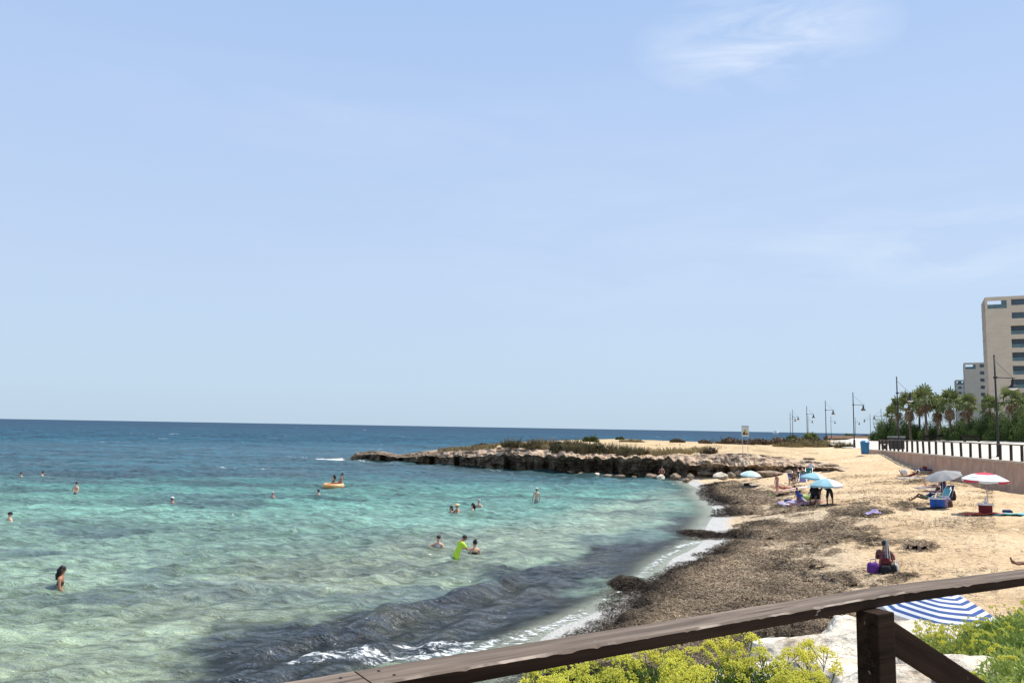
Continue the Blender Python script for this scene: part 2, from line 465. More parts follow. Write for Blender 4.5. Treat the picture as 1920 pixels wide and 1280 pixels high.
u, inv = np.unique(F.ravel(), return_inverse=True)
Vw = np.stack([gx, gy, wz], -1).reshape(-1, 3)[u]
Fw = inv.reshape(-1, 4)
wetw = smooth(1.4, 0.3, sdf(Vw[:, 0], Vw[:, 1], weedp)) * smooth(0.45, 0.1, LOW(Vw[:, 0], Vw[:, 1]))
tone = np.array([[0.30, 0.225, 0.155]]) * (0.35 + 1.25 * fbm(Vw[:, 0] * 0.8, Vw[:, 1] * 0.8, 4, 41))[:, None]
tone = tone * (1 - wetw[:, None]) + np.array([[0.035, 0.022, 0.017]]) * wetw[:, None]
# loose ribbons over the banks
cand = []
P = rng.uniform(0, 1, (900000, 2))
ry = 9 + (P[:, 0] ** 1.6) * 62; rx = (-0.05 + P[:, 1] * 0.75) * (ry + 2)
msk = weed_mask(rx, ry)
ok = (msk > -0.7 + 0.9 * rng.uniform(0, 1, len(rx)) ** 2)
rx, ry = rx[ok][:150000], ry[ok][:150000]
rz_ = LOW(rx, ry) + np.maximum(weed_h(rx, ry), 0.0) + 0.012
# a thin litter of fragments blown over the dry sand
P = rng.uniform(0, 1, (120000, 2)); ry2 = 12 + P[:, 0] ** 1.4 * 60; rx2 = (.1 + P[:, 1] * .6) * ry2
k2 = (LOW(rx2, ry2) > .25) & (rng.uniform(0, 1, len(rx2)) < .10 + .9 * smooth(.50, .66, fbm(rx2 * .35, ry2 * .55, 4, 27))) & (ry2 < 62) & (rx2 < ry2 * .60) 
k2 &= (sdf(rx2, ry2, weedp) > -14)
rx2, ry2 = rx2[k2][:26000], ry2[k2][:26000]
rx = np.concatenate([rx, rx2]); ry = np.concatenate([ry, ry2]); rz_ = np.concatenate([rz_, LOW(rx2, ry2) + .03])
n = len(rx)
ang = rng.uniform(0, 2 * np.pi, n); dd = np.hypot(rx, ry)
ln = rng.uniform(0.025, 0.07, n) * (0.6 + dd / 40); wd = rng.uniform(0.0025, 0.005, n) * (0.6 + dd / 30)
ux = np.stack([np.cos(ang), np.sin(ang), rng.uniform(-0.35, 0.5, n)], -1); vx = np.stack([-np.sin(ang), np.cos(ang), rng.uniform(-.8, .8, n)], -1)
cc = np.stack([rx, ry, rz_ + rng.uniform(0, 0.03, n)], -1)
Q = np.stack([cc - ux * ln[:, None] - vx * wd[:, None], cc + ux * ln[:, None] - vx * wd[:, None], cc + ux * ln[:, None] + vx * wd[:, None], cc - ux * ln[:, None] + vx * wd[:, None]], 1).reshape(-1, 3)
Fq = np.arange(len(Q)).reshape(-1, 4) + len(Vw)
wq = smooth(1.5, 0.3, sdf(rx, ry, weedp)) * smooth(0.45, 0.1, LOW(rx, ry))
pal = np.array([[.10, .065, .04], [.22, .16, .105], [.34, .26, .17], [.46, .37, .25], [.27, .20, .135]])
ct = pal[rng.integers(0, 5, n)] * (.3 + 1.35 * fbm(rx * .8, ry * .8, 4, 41))[:, None] * (1 - 0.82 * wq[:, None])
tone = np.vstack([tone, np.repeat(ct, 4, 0)])
o = np_mesh('dry_seaweed', np.vstack([Vw, Q]), np.vstack([Fw, Fq]), WEEDM, smooth_=False, colors={'tone': tone})
tag(o, 'brown banks of dry washed up seaweed along the waterline', 'seaweed', kind='stuff')

# ------------------------------------------------------------------ rocky headland
TAB = [ # px, y base, z base, y lip, y top of the ledges
 (655,861,-.1,860,859),(668,862,0,853,848),(695,864,0,852,846),(720,865,0,853,847),(745,866,0,857,852),(775,868,0,857,850),(800,869,0,854,846),(850,873,0,856,843),(900,877,0,855,840),(930,879,0,852,838),(960,881,0,854,837),
 (1000,884,0,853,838),(1060,888,0,855,840),(1120,890,0,858,847),(1180,893,0,859,852),(1240,895,0,859,853),(1272,897,.05,862,851),(1292,897,.2,872,856),(1305,896,.25,872,852),(1340,894,.5,869,850),
 (1400,893,.85,873,850),(1450,890,1.05,873,856),(1500,888,1.25,874,861),(1540,884,1.6,876,866),(1580,878,2.0,874,869),(1640,866,2.4,864,862)]
BACK = [(655,858,.3),(668,848,.8),(695,846,1.0),(720,846,1.0),(750,852,.7),(800,845,1.4),(860,839,2.0),(900,835,2.3),(960,829,2.75),(1040,826,2.9),(1100,823.5,3.0),(1160,822.5,3.05),(1250,826,3.0),(1350,829,2.95),(1450,826,2.95),(1540,826,2.95),(1640,828,2.95)]
def interp(tab, x, k): return np.interp(x, [t[0] for t in tab], [t[k] for t in tab])
pxs = np.arange(655, 1640.1, 1.15)
nb, nl, npl = 26, 16, 90
HV = []
for px in pxs:
    yb, zb, yl, yt = (float(interp(TAB, px, k)) for k in (1, 2, 3, 4))
    pb = at(px, yb, zb); Yb = pb.y
    s = float(fbm(px * 0.035, 3.3, 3, 5)) - 0.5
    Yb2 = Yb + s * 1.6
    hgt = yb - yl
    jag = (float(fbm(px * 0.11, 0.7, 3, 6)) - 0.5)
    pl = at_y(px, yl + jag * min(13, hgt * .45), Yb2 + 0.3 + jag * 1.2)
    pt = at_y(px, yt + (float(fbm(px * 0.06, 9.7, 3, 8)) - .5) * 3, Yb2 + 4.0)
    yk, zk = float(interp(BACK, px, 1)), float(interp(BACK, px, 2))
    pk = at(px, yk, zk)
    if pk.y < pt.y + 3: pk = at_y(px, yk, pt.y + 3)
    under = min(3.0, hgt * 0.085) * (0.55 + 0.9 * float(fbm(px * 0.03, 1.1, 2, 77)))
    col = []
    rad = Vector((pb.x, pb.y, 0)).normalized()
    base_low = min(zb, pl.z) - 0.8
    for i in range(nb):
        f = i / (nb - 1)
        z = base_low + (pl.z - base_low) * f
        inset = under * math.sin(math.pi * min(1, max(0, f * 0.95))) ** 0.7 * (1 - f * 0.4)
        inset += (float(vnoise(px * 0.05, z * 1.3, 15)) - .5) * 1.5 * (1 - f ** 6) + (float(vnoise(px * 0.16, z * 3.4, 16)) - .5) * 0.75 * (1 - f ** 8) + (float(vnoise(px * 0.45, z * 7, 17)) - .5) * 0.3
        cl_ = max(0, float(vnoise(px * .085, z * .25, 18)) - .66) * 5.5
        inset += cl_ * (1 - f ** 10)
        strat = 0.45 * (abs((z * 2.3 + 0.3 * float(vnoise(px * 0.02, 0, 4))) % 1.0 - 0.5))
        p = Vector((pl.x, pl.y, z)) + rad * (inset + strat * (1 - f ** 6))
        col.append(p)
    for i in range(1, nl):
        f = i / (nl - 1)
        p = pl.lerp(pt, f)
        nst_ = 3; ff_ = min(.9999, f + (float(vnoise(px * .05, 5.5, 66)) - .5) * .2 * (1 - f) * f * 4); ff_ = max(0, ff_); stp = (math.floor(ff_ * nst_) + min(1, max(0, ((ff_ * nst_) % 1) - .6) * 3.2)) / nst_
        p.z = pl.z + (pt.z - pl.z) * min(1, stp) + (float(fbm(px * 0.1, f * 6, 4, 19)) - .5) * 0.42 * (1 - f * .4)
        p += rad * (float(fbm(px * 0.08, f * 5, 3, 20)) - .5) * 1.4
        col.append(p)
    for i in range(1, npl):
        f = (i / (npl - 1)) ** 1.5
        p = pt.lerp(pk, f)
        p.z += (float(fbm(p.x * 0.35, p.y * 0.35, 4, 25)) - .5) * 0.26 * min(1, (npl - i) / 12) 
        col.append(p)
    col.append(Vector((pk.x * 1.01, pk.y * 1.01, pk.z - 1.0))); col.append(Vector((pk.x * 1.02, pk.y * 1.02, -2.0)))
    HV.append(col)
HV = np.array([[tuple(p) for p in c] for c in HV])            # cols x rows
fade = smooth(1540, 1620, pxs)[:, None]
lowz = LOW(HV[:, :, 0], HV[:, :, 1])
HV[:, :, 2] = HV[:, :, 2] * (1 - fade) + np.minimum(HV[:, :, 2], lowz - 0.25) * fade
def HIGH(x, y):
    """height of the headland's top at a place"""
    d = (HV[:, :-2, 0] - x) ** 2 + (HV[:, :-2, 1] - y) ** 2
    d[:, :nb] += 100
    i = np.unravel_index(np.argmin(d), d.shape)
    return max(float(HV[i[0], i[1], 2]), gz(x, y))
rock_amt = np.zeros(HV.shape[:2]); rock_amt[:, :nb + nl - 2] = 1
for k in range(8): rock_amt[:, nb + nl - 2 + k] = 1 - (k + 1) / 9 
left = smooth(960, 800, pxs)[:, None]; rock_amt = np.maximum(rock_amt, left * 0.85)
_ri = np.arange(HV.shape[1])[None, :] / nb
under_shade = smooth(.98, .55, _ri + .5 * (fbm(HV[:, :, 0] * .5, HV[:, :, 2] * .9, 3, 35) - .5)) * smooth(1290, 1330, pxs)[:, None] * smooth(1580, 1540, pxs)[:, None] * 1.1  # shade of the right-hand undercut, painted as dark rock
wet_shade = smooth(1.9, 0.9, HV[:, :, 2] + 1.2 * (fbm(HV[:, :, 0] * .5, HV[:, :, 2] * .9, 3, 34) - .5)) * rock_amt * smooth(1330, 1290, pxs)[:, None]  # wet algae rock at the waterline, with painted shade higher up the face
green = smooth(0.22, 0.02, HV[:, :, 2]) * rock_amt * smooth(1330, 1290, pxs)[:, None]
zc = np.stack([rock_amt, np.clip(np.maximum(wet_shade, under_shade), 0, 1.2), green], -1)
def rock_material(name, attr=True, c1=(0.60, 0.46, 0.32), c2=(0.36, 0.25, 0.165), c3=(0.13, 0.088, 0.06), scale=1.0, coord='pos'):
    m = bpy.data.materials.new(name); m.use_nodes = True
    t = m.node_tree; b = t.nodes['Principled BSDF']; b.inputs['Roughness'].default_value = 0.92; b.inputs['Specular IOR Level'].default_value = 0.2
    pos = N(t, 'ShaderNodeNewGeometry').outputs['Position'] if coord == 'pos' else N(t, 'ShaderNodeTexCoord').outputs['Object']
    def noise(s, det=6, r=0.65):
        n = N(t, 'ShaderNodeTexNoise'); n.inputs['Scale'].default_value = s * scale; n.inputs['Detail'].default_value = det; n.inputs['Roughness'].default_value = r
        L(t, pos, n.inputs[0]); return n.outputs[0]
    c = ramp(t, [(0.32, c3), (0.47, c2), (0.58, c1), (0.74, tuple(min(1, v * 1.3) for v in c1))], noise(1.1, 8)).outputs[0]
    c = mixc(t, 1.0, c, ramp(t, [(0.3, 0.5), (0.5, 1.0), (0.7, 1.25)], noise(5, 5, .7)).outputs[0], 'MULTIPLY')
    vo = N(t, 'ShaderNodeTexVoronoi', feature='DISTANCE_TO_EDGE'); vo.inputs['Scale'].default_value = 0.9 * scale
    L(t, pos, vo.inputs['Vector'])
    cr = ramp(t, [(0.0, 0.35), (0.05, 1.0)], vo.outputs['Distance']).outputs[0]
    if attr:
        a = N(t, 'ShaderNodeAttribute', attribute_name='zone'); sp = N(t, 'ShaderNodeSeparateColor'); L(t, a.outputs['Color'], sp.inputs[0])
        sand = ramp(t, [(0.3, (0.48, 0.35, 0.20)), (0.46, (0.60, 0.44, 0.26)), (0.60, (0.36, 0.27, 0.14))], noise(0.30, 7, 0.7)).outputs[0]
        sand = mixc(t, 1.0, sand, ramp(t, [(0.3, 0.7), (0.55, 1.05)], noise(3, 5, .7)).outputs[0], 'MULTIPLY')
        c = mixc(t, sp.outputs[0], sand, c)
        c = mixc(t, math_n(t, 'MULTIPLY', sp.outputs[1], 0.62), c, (0.035, 0.028, 0.02))  # wet rock and painted undercut shade darken the colour
        c = mixc(t, math_n(t, 'MULTIPLY', sp.outputs[2], 0.6), c, (0.13, 0.12, 0.03))
    L(t, c, b.inputs['Base Color'])
    bp = N(t, 'ShaderNodeBump'); bp.inputs['Strength'].default_value = 1.0; bp.inputs['Distance'].default_value = 0.22 / scale
    hh = math_n(t, 'ADD', noise(2.2, 8, .7), math_n(t, 'MULTIPLY', cr, 0.12))
    L(t, hh, bp.inputs['Height']); L(t, bp.outputs[0], b.inputs['Normal'])
    return m
ROCK = rock_material('weathered_rock')
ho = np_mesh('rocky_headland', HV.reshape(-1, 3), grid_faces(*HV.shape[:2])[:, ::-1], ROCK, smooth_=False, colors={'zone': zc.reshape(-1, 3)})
tag(ho, kind='structure')

# ------------------------------------------------------------------ sea
wr = np.concatenate([np.geomspace(7, 130, 900), np.geomspace(131, 700, 240), np.geomspace(720, 26000, 40)])
wc = np.tan(np.linspace(-0.80, 0.80, 760))
wx = wc[None, :] * (wr[:, None] + 4); wy = np.repeat(wr[:, None], len(wc), 1)
dpt = -LOW(wx, wy)
amp_s = smooth(0.0, 0.8, dpt)
hsea = np.zeros_like(wx)
r2 = np.random.default_rng(4)
# short swell rolling onto the beach, crests parallel to it
ph = fbm(wx * 0.07, wy * 0.07, 3, 50) * 7
sw = (wx * 0.66 - wy * 0.75)
sh = smooth(110, 30, np.hypot(wx, wy))
crest = 0.5 + 0.5 * np.sin(sw * 2 * np.pi / 4.3 + ph)
crest_amp = smooth(0.35, 0.62, fbm(wx * 0.16, wy * 0.10, 3, 51))
hsea += (crest ** 2.6 - .3) * 0.13 * sh * crest_amp * amp_s
for i in range(46):
    lam = 0.34 * (1.09 ** i)
    th = r2.normal(-0.95, 0.62)
    k = 2 * np.pi / lam
    a = 0.0140 * min(lam, 1.3) ** .95 * max(1, lam / 1.3) ** .35 * r2.uniform(.6, 1.3)
    if lam > 8: a *= 8 / lam
    if lam > 2.0: a = a * (.45 + .55 * smooth(28, 75, wy))
    local = smooth(0.15, 0.8, vnoise(wx / (lam * 7) + i * 7.7, wy / (lam * 7), 60 + i)) * 1.5
    vis = smooth(lam * 260, lam * 120, wy)
    hsea += a * np.sin(k * (wx * math.cos(th) + wy * math.sin(th)) + r2.uniform(0, 6.28) + 1.0 * vnoise(wx / lam / 5, wy / lam / 5, 90 + i)) * local * vis
hsea *= (0.12 + 0.88 * smooth(-0.05, 0.5, dpt)) * smooth(900, 300, wy)
for pts_, hh_, wd_ in [([(540,1172),(600,1160),(660,1152),(720,1160)], .13, .5), ([(610,1200),(700,1178),(770,1158),(830,1140),(880,1122),(912,1108),(960,1092)], .24, .42), ([(430,1230),(520,1205),(600,1195)], .12, .45), ([(150,1068),(250,1052),(330,1046),(400,1050)], .16, .45), ([(700,1010),(740,1005),(770,1008)], .12, .4), ([(930,992),(980,988),(1040,985)], .13, .4), ([(0,1085),(120,1078)], .12, .5), ([(600,1235),(700,1215),(800,1195),(900,1170)], .09, .4), ([(900,1150),(980,1122),(1050,1090)], .08, .35)]:
    pl_ = [at(a_, b_, 0)[:2] for a_, b_ in pts_]
    dd_ = seg_dist(wx, wy, pl_, False) + (fbm(wx * .8, wy * .8, 3, 58) - .5) * .5
    hsea += hh_ * np.exp(-(dd_ / wd_) ** 2) * (.6 + .8 * fbm(wx * .6, wy * .6, 2, 59)) * smooth(0.02, .3, dpt)
hsea = np.where(dpt > 0, np.maximum(hsea, -dpt * .55), hsea)
def poly0(pts, z=0.0): return [at(px, py, z)[:2] for px, py in pts]
dark_p = poly0([(250,1400),(340,1290),(400,1240),(470,1180),(560,1165),(660,1150),(770,1122),(870,1100),(960,1072),(1040,1052),(1130,1027),(1230,1003),(1262,985),(1290,968),(1318,940),(1330,915),(1350,940),(1330,1010),(1240,1050),(1120,1130),(1030,1170),(940,1200),(760,1245),(600,1330)])
sdd = sdf(wx, wy, dark_p) + (fbm(wx * .45, wy * .45, 4, 70) - .5) * 3.6 * (wy / 25) ** .3 + (fbm(wx * 1.7, wy * 1.7, 3, 71) - .5) * 1.0
darkm = smooth(-0.5, 0.9, sdd)
Ys = [8, 14, 20, 28, 38, 50, 58, 66, 73, 80, 95, 130, 250, 900, 6000]
Cs = np.array([(.29,.31,.21),(.30,.34,.24),(.29,.36,.265),(.27,.38,.30),(.235,.40,.335),(.18,.40,.34),(.13,.36,.315),(.09,.29,.275),(.045,.18,.205),(.032,.135,.18),(.026,.12,.17),(.022,.105,.165),(.014,.075,.14),(.009,.05,.115),(.008,.042,.105)])
yy = wy * (1 + 0.10 * (fbm(wx * 0.05, wy * 0.05, 3, 72) - .5) * 2)
wob = yy + np.clip(wx * -0.02, -5, 5) + 10 * (fbm(wx * .035, wy * 0.09, 4, 73) - .5) * smooth(30, 60, wy)
body = np.stack([np.interp(wob, Ys, Cs[:, k]) for k in range(3)], -1)
# sea beside the rocks is dark over the weedy bottom
rockline = poly0([(t[0], t[1]) for t in TAB[:18]])
rd = seg_dist(wx, wy, rockline, False)
rk = smooth(9, 1.0, rd + (fbm(wx * .3, wy * .3, 3, 75) - .5) * 8) * smooth(10, 30, wy)
body = body * (1 - .65 * rk[..., None]) + np.array([.06, .11, .10]) * .65 * rk[..., None]
# pale sand shallows in the bay
pale = poly0([(800,1000),(1000,985),(1150,935),(1290,915),(1320,930),(1260,985),(1100,1030),(960,1065),(700,1120),(300,1170),(200,1120)])
pm = smooth(-2.5, 2.5, sdf(wx, wy, pale) + (fbm(wx * .3, wy * .3, 3, 76) - .5) * 4)
body = body * (1 - .6 * pm[..., None]) + np.array([.40, .43, .32]) * .6 * pm[..., None]
# scattered weed patches
wp = smooth(0.60, 0.68, fbm(wx * 0.10 + 3, wy * 0.17, 5, 77)) * smooth(14, 22, wy) * smooth(140, 80, wy)
body = body * (1 - .55 * wp[..., None]) + np.array([.05, .085, .12]) * .55 * wp[..., None]
body = body * (1 - .95 * darkm[..., None]) + np.array([.020, .024, .032]) * .95 * darkm[..., None]
olive = smooth(.55, .72, fbm(wx * .5, wy * .5, 3, 78)) * darkm * .4
body = body
body = body * (1 - olive[..., None]) + np.array([.10, .095, .06]) * olive[..., None]
# stain of suspended sand right at the swash
shore = smooth(0.17, 0.03, dpt) * smooth(-.3, 0, dpt + .05)
body = body * (1 - .8 * shore[..., None]) + np.array([.50, .47, .38]) * .8 * shore[..., None]
foam = np.zeros_like(wx)
FOAML = [([(560,1240),(700,1232),(790,1228),(880,1215),(960,1198),(1050,1168),(1100,1150)], .55, .9), ([(760,1212),(830,1208),(880,1205)], .35, .9), ([(1120,1130),(1160,1105)], .3, .6), ([(1180,1092),(1205,1075),(1238,1048),(1262,1035),(1275,1030)], .30, .95), ([(1270,1025),(1290,1020),(1315,1014)], .5, 1), ([(1315,1000),(1335,985),(1345,970),(1350,960)], .55, 1), ([(1318,925),(1345,938),(1350,946)], .5, 1), ([(1340,945),(1358,950)], .7, 1),
         ([(600,861),(640,861),(668,862)], 1.0, 1.5), ([(668,864),(730,868)], .5, .9), ([(695,843),(745,844)], .8, .8), ([(416,876),(436,877)], .7, .9), ([(458,878),(500,878)], .6, .9), ([(540,856),(600,857)], .6, .6), ([(915,881),(940,882)], .5, .7), ([(955,882),(975,883)], .4, .8), ([(680,843),(720,842)], .8, .8), ([(1230,902),(1300,902),(1320,906)], .6, .55), ([(200,1053),(250,1050)], .12, .7), ([(30,850),(60,850)], .5, .4), ([(1436,813.2),(1455,813.4)], 3.5, 1.5)]
for pts, wdt, st in FOAML:
    d = seg_dist(wx, wy, poly0(pts), False)
    foam = np.maximum(foam, st * .78 * np.exp(-(d / (wdt * .75)) ** 2))
foam = np.clip(foam, 0, 1.4)
# thin lacy foam on the swash everywhere the water is very shallow
foam = np.maximum(foam, .36 * smooth(0.14, 0.05, dpt) * smooth(-.06, 0.0, dpt) * smooth(70, 60, wy))
# far whitecaps
cap = smooth(.90, .94, vnoise(wx * .09, wy * .16, 80)) * smooth(120, 200, wy) * smooth(1500, 900, wy) * .55 * (vnoise(wx * .02, wy * .02, 81) > .55)
foam = np.maximum(foam, cap)
alpha = smooth(-0.03, 0.30, dpt)
lum = body.mean(-1, keepdims=True); body = (lum + (body - lum) * .92) * np.array([1.0, 1.04, .92]) * (.62 + .05 * smooth(18, 12, wy) + .22 * smooth(70, 160, wy))[..., None]
aux = np.stack([foam / 1.5, alpha, darkm], -1)
def water_material():
    m = bpy.data.materials.new('sea_water'); m.use_nodes = True
    t = m.node_tree; b = t.nodes['Principled BSDF']
    b.inputs['Roughness'].default_value = 0.07; b.inputs['IOR'].default_value = 1.33; pos = N(t, 'ShaderNodeNewGeometry').outputs['Position']
    a = N(t, 'ShaderNodeAttribute', attribute_name='body')
    ln_ = N(t, 'ShaderNodeVectorMath', operation='LENGTH'); L(t, pos, ln_.inputs[0])
    mr = N(t, 'ShaderNodeMapRange'); mr.inputs[1].default_value = 30; mr.inputs[2].default_value = 230; mr.inputs[3].default_value = .9; mr.inputs[4].default_value = .17; L(t, ln_.outputs['Value'], mr.inputs[0])
    x = N(t, 'ShaderNodeAttribute', attribute_name='aux'); sp = N(t, 'ShaderNodeSeparateColor'); L(t, x.outputs['Color'], sp.inputs[0])
    def noise(scale, det, r, st):
        mp = N(t, 'ShaderNodeMapping'); mp.inputs['Scale'].default_value = st; mp.inputs['Rotation'].default_value = (0, 0, 0.28); L(t, pos, mp.inputs[0])
        n = N(t, 'ShaderNodeTexNoise'); n.inputs['Scale'].default_value = scale; n.inputs['Detail'].default_value = det; n.inputs['Roughness'].default_value = r
        n.inputs['Distortion'].default_value = .4
        L(t, mp.outputs[0], n.inputs[0]); return n.outputs[0]
    big = noise(.45, 7, .68, (.6, 1.25, 1)); med = noise(2.3, 5, .66, (.5, 1.35, 1)); fin = noise(8, 4, .6, (.6, 1.2, 1))
    far_n = noise(.14, 10, .80, (.30, 1.1, 1))
    # light and dark of the ripples, painted into the body colour as streaks
    cm = mixc(t, 1.0, a.outputs['Color'], ramp(t, [(.36, .5), (.5, 1.0), (.62, 1.35)], med).outputs[0], 'MULTIPLY')
    cm = mixc(t, 1.0, cm, ramp(t, [(.38, .42), (.5, 1.0), (.6, 1.55)], far_n).outputs[0], 'MULTIPLY')
    fn = noise(5.5, 6, .75, (.8, 1.3, 1))
    fm = math_n(t, 'MULTIPLY', sp.outputs[0], 1.5)
    fk = math_n(t, 'GREATER_THAN', math_n(t, 'ADD', fm, math_n(t, 'MULTIPLY', math_n(t, 'SUBTRACT', fn, .5), 2.2)), .62)
    fk2 = math_n(t, 'MULTIPLY', math_n(t, 'SUBTRACT', math_n(t, 'ADD', fm, math_n(t, 'MULTIPLY', math_n(t, 'SUBTRACT', fn, .5), 4.2)), .52), 1.9, clamp=True)
    fk2 = math_n(t, 'MULTIPLY', fk2, math_n(t, 'GREATER_THAN', fm, .12))
    c = mixc(t, fk2, cm, (.82, .84, .84))
    L(t, c, b.inputs['Base Color'])
    L(t, math_n(t, 'ADD', math_n(t, 'MULTIPLY', fk2, .7), .07), b.inputs['Roughness'])
    bp1 = N(t, 'ShaderNodeBump'); bp1.inputs['Strength'].default_value = 1; bp1.inputs['Distance'].default_value = .13
    bp2 = N(t, 'ShaderNodeBump'); bp2.inputs['Strength'].default_value = 1; bp2.inputs['Distance'].default_value = .02
    bp0 = N(t, 'ShaderNodeBump'); bp0.inputs['Strength'].default_value = 1; bp0.inputs['Distance'].default_value = .55
    L(t, big, bp0.inputs['Height']); L(t, bp0.outputs[0], bp1.inputs['Normal'])
    L(t, med, bp1.inputs['Height']); L(t, fin, bp2.inputs['Height']); L(t, bp1.outputs[0], bp2.inputs['Normal']); 
    df = N(t, 'ShaderNodeBsdfDiffuse'); L(t, c, df.inputs[0]); L(t, bp1.outputs[0], df.inputs['Normal'])
    gl = N(t, 'ShaderNodeBsdfGlossy'); gl.inputs['Roughness'].default_value = .12; L(t, bp2.outputs[0], gl.inputs['Normal'])
    fr_ = N(t, 'ShaderNodeFresnel'); fr_.inputs[0].default_value = 1.33; L(t, bp2.outputs[0], fr_.inputs['Normal'])
    fcl = math_n(t, 'MULTIPLY', math_n(t, 'MINIMUM', math_n(t, 'MULTIPLY', fr_.outputs[0], 1.35), mr.outputs[0]), math_n(t, 'SUBTRACT', 1.0, fk2))
    wmix = N(t, 'ShaderNodeMixShader'); L(t, fcl, wmix.inputs[0]); L(t, df.outputs[0], wmix.inputs[1]); L(t, gl.outputs[0], wmix.inputs[2])
    tr = N(t, 'ShaderNodeBsdfTransparent')
    tr.inputs[0].default_value = (.80, .84, .80, 1)
    mx = N(t, 'ShaderNodeMixShader')
    al = math_n(t, 'MAXIMUM', math_n(t, 'ADD', math_n(t, 'MULTIPLY', sp.outputs[1], .94), .06), fk2)
    L(t, al, mx.inputs[0]); L(t, tr.outputs[0], mx.inputs[1]); L(t, wmix.outputs[0], mx.inputs[2])
    L(t, mx.outputs[0], t.nodes['Material Output'].inputs[0])
    return m
SEA = water_material()
Fs = grid_faces(*wx.shape)
hide = ((dpt < -0.3) & (wy < 420) & (wx > 0))
Fs = Fs[~hide.ravel()[Fs].all(1)]
us, inv = np.unique(Fs.ravel(), return_inverse=True)
wo_ = np_mesh('sea_water', np.stack([wx, wy, hsea], -1).reshape(-1, 3)[us], inv.reshape(-1, 4), SEA, smooth_=True,
              colors={'body': body.reshape(-1, 3)[us], 'aux': aux.reshape(-1, 3)[us]})
tag(wo_, kind='structure')

# ------------------------------------------------------------------ promenade
M_PAVE = mat('pale_paving', (0.56, 0.51, 0.43), (0.47, 0.42, 0.345), 1.2, 0.85, bump=.3)
M_WALL = mat('pink_render_wall', (0.52, 0.355, 0.265), (0.38, 0.25, 0.185), 2.2, 0.9, bump=.8, bscale=12, detail=8, stretch=(1, 1, .45))
M_CAP = mat('wall_capstone', (0.55, 0.48, 0.39), (0.42, 0.35, 0.28), 3, 0.85, bump=.4)
M_WOOD = mat('dark_stained_wood', (0.040, 0.024, 0.016), (0.020, 0.012, 0.008), 6, 0.6, bump=.6, bscale=30, stretch=(1, 1, .2))
M_IRON = mat('dark_iron', (0.030, 0.033, 0.036), (0.035, 0.037, 0.04), 5, 0.6, spec=.2)
wall_px = [(1622,841,2.95),(1640,843,3.2),(1700,847.5,3.28),(1750,852,3.28),(1830,858.5,3.27),(1900,864.5,3.26),(1925,867,3.25)]
wall_pts = [at(*p) for p in wall_px] + [Vector((32.2, 44, 3.25)), Vector((31.5, 34, 3.25)), Vector((28, 24, 3.23)), Vector((21, 14.5, 3.23)), Vector((12.5, 8.6, 3.23)), Vector((6.0, 4.75, 3.22))]
PROM_ = TPS([tuple(p) for p in wall_pts] + [tuple(at(1602,838,2.95)), tuple(at(1549,828,3.05)), tuple(at(1513,826,3.05)), tuple(at(1486,823.5,3.1)), (67,105,4.15), (72,135,3.95), (80,175,3.55), (88,190,3.3), (106,235,3.2), (95,60,4.2), (60,20,3.8), (80,270,3.1), (120,280,3.2), (0,-6,3.22), (20,-6,3.3), (3,0,3.22)])
def PROM(x, y): return float(PROM_(np.array([x]), np.array([y]))[0])
lampsL = [Vector((at(1602,838,2.95).x - 1.6, at(1602,838,2.95).y, 0)), Vector((55.5, 143, 0)), Vector((67, 167, 0)), Vector((82, 197, 0)), Vector((112, 262, 0)), Vector((118, 275, 0))]
left_edge = [Vector((p.x, p.y, 0)) for p in reversed(lampsL)] + [Vector((p.x, p.y, 0)) for p in wall_pts]
# strips from the seaward edge inland
le = []
for a, b in zip(left_edge[:-1], left_edge[1:]):
    k = max(1, int((b - a).length / 2.5))
    le += [a.lerp(b, i / k) for i in range(k)]
le.append(left_edge[-1]); le.append(Vector((-4.0, .3, 0)))
V = []; nsub = 26
for p in le:
    inland = Vector((130 if p.y > 25 else 90, p.y - 20 - (max(0, 40 - p.y)) * .6, 0))
    for j in range(nsub):
        f = (j / (nsub - 1)) ** 1.6
        q = p.lerp(inland, f)
        V.append((q.x, q.y, 0))
V = np.array(V); V[:, 2] = PROM_(V[:, 0], V[:, 1]); V[:, 2] = np.clip(V[:, 2], 2.9, 5.0)
po = np_mesh('promenade', V, grid_faces(len(le), nsub)[:, ::-1], M_PAVE, smooth_=True)
tag(po, kind='structure')

# retaining wall with its capping, along the back of the beach
root = empty('retaining_wall', wall_pts[0])
tag(root, 'long pinkish rendered retaining wall between the beach and the promenade', 'wall')
def strip_along(pts, prof, m, name, parent, closed=True):
    """sweep a cross-section (offset to the beach side, height) along the wall"""
    V = []; F = []
    o = parent.location
    n = len(prof)
    for i, p in enumerate(pts):
        d = (pts[min(i + 1, len(pts) - 1)] - pts[max(i - 1, 0)]); d.z = 0; d.normalize()
        sd = Vector((d.y, -d.x, 0))         # right of travel = beach side when walking towards the viewer
        for a, z in prof: V.append(Vector((p.x, p.y, 0)) + sd * a + Vector((0, 0, p.z + z)) - o)
    for i in range(len(pts) - 1):
        for k in range(n if closed else n - 1):
            F.append((i * n + k, i * n + (k + 1) % n, (i + 1) * n + (k + 1) % n, (i + 1) * n + k))
    F.append(tuple(range(n))); F.append(tuple((len(pts) - 1) * n + k for k in range(n))[::-1])
    mb = MB(); mb.add(V, F, m)
    return mb.build(name, parent)
wp2 = []
for a, b in zip(wall_pts[:-1], wall_pts[1:]):
    k = max(1, int((b - a).length / 1.5)); wp2 += [a.lerp(b, i / k) for i in range(k)]
wp2.append(wall_pts[-1])
wp2 = [p + Vector((0, 0, 0.02 * (float(vnoise(p.y * .8, 1)) - .5))) for p in wp2]
wall_main = [p for p in wp2 if p.y > 13]
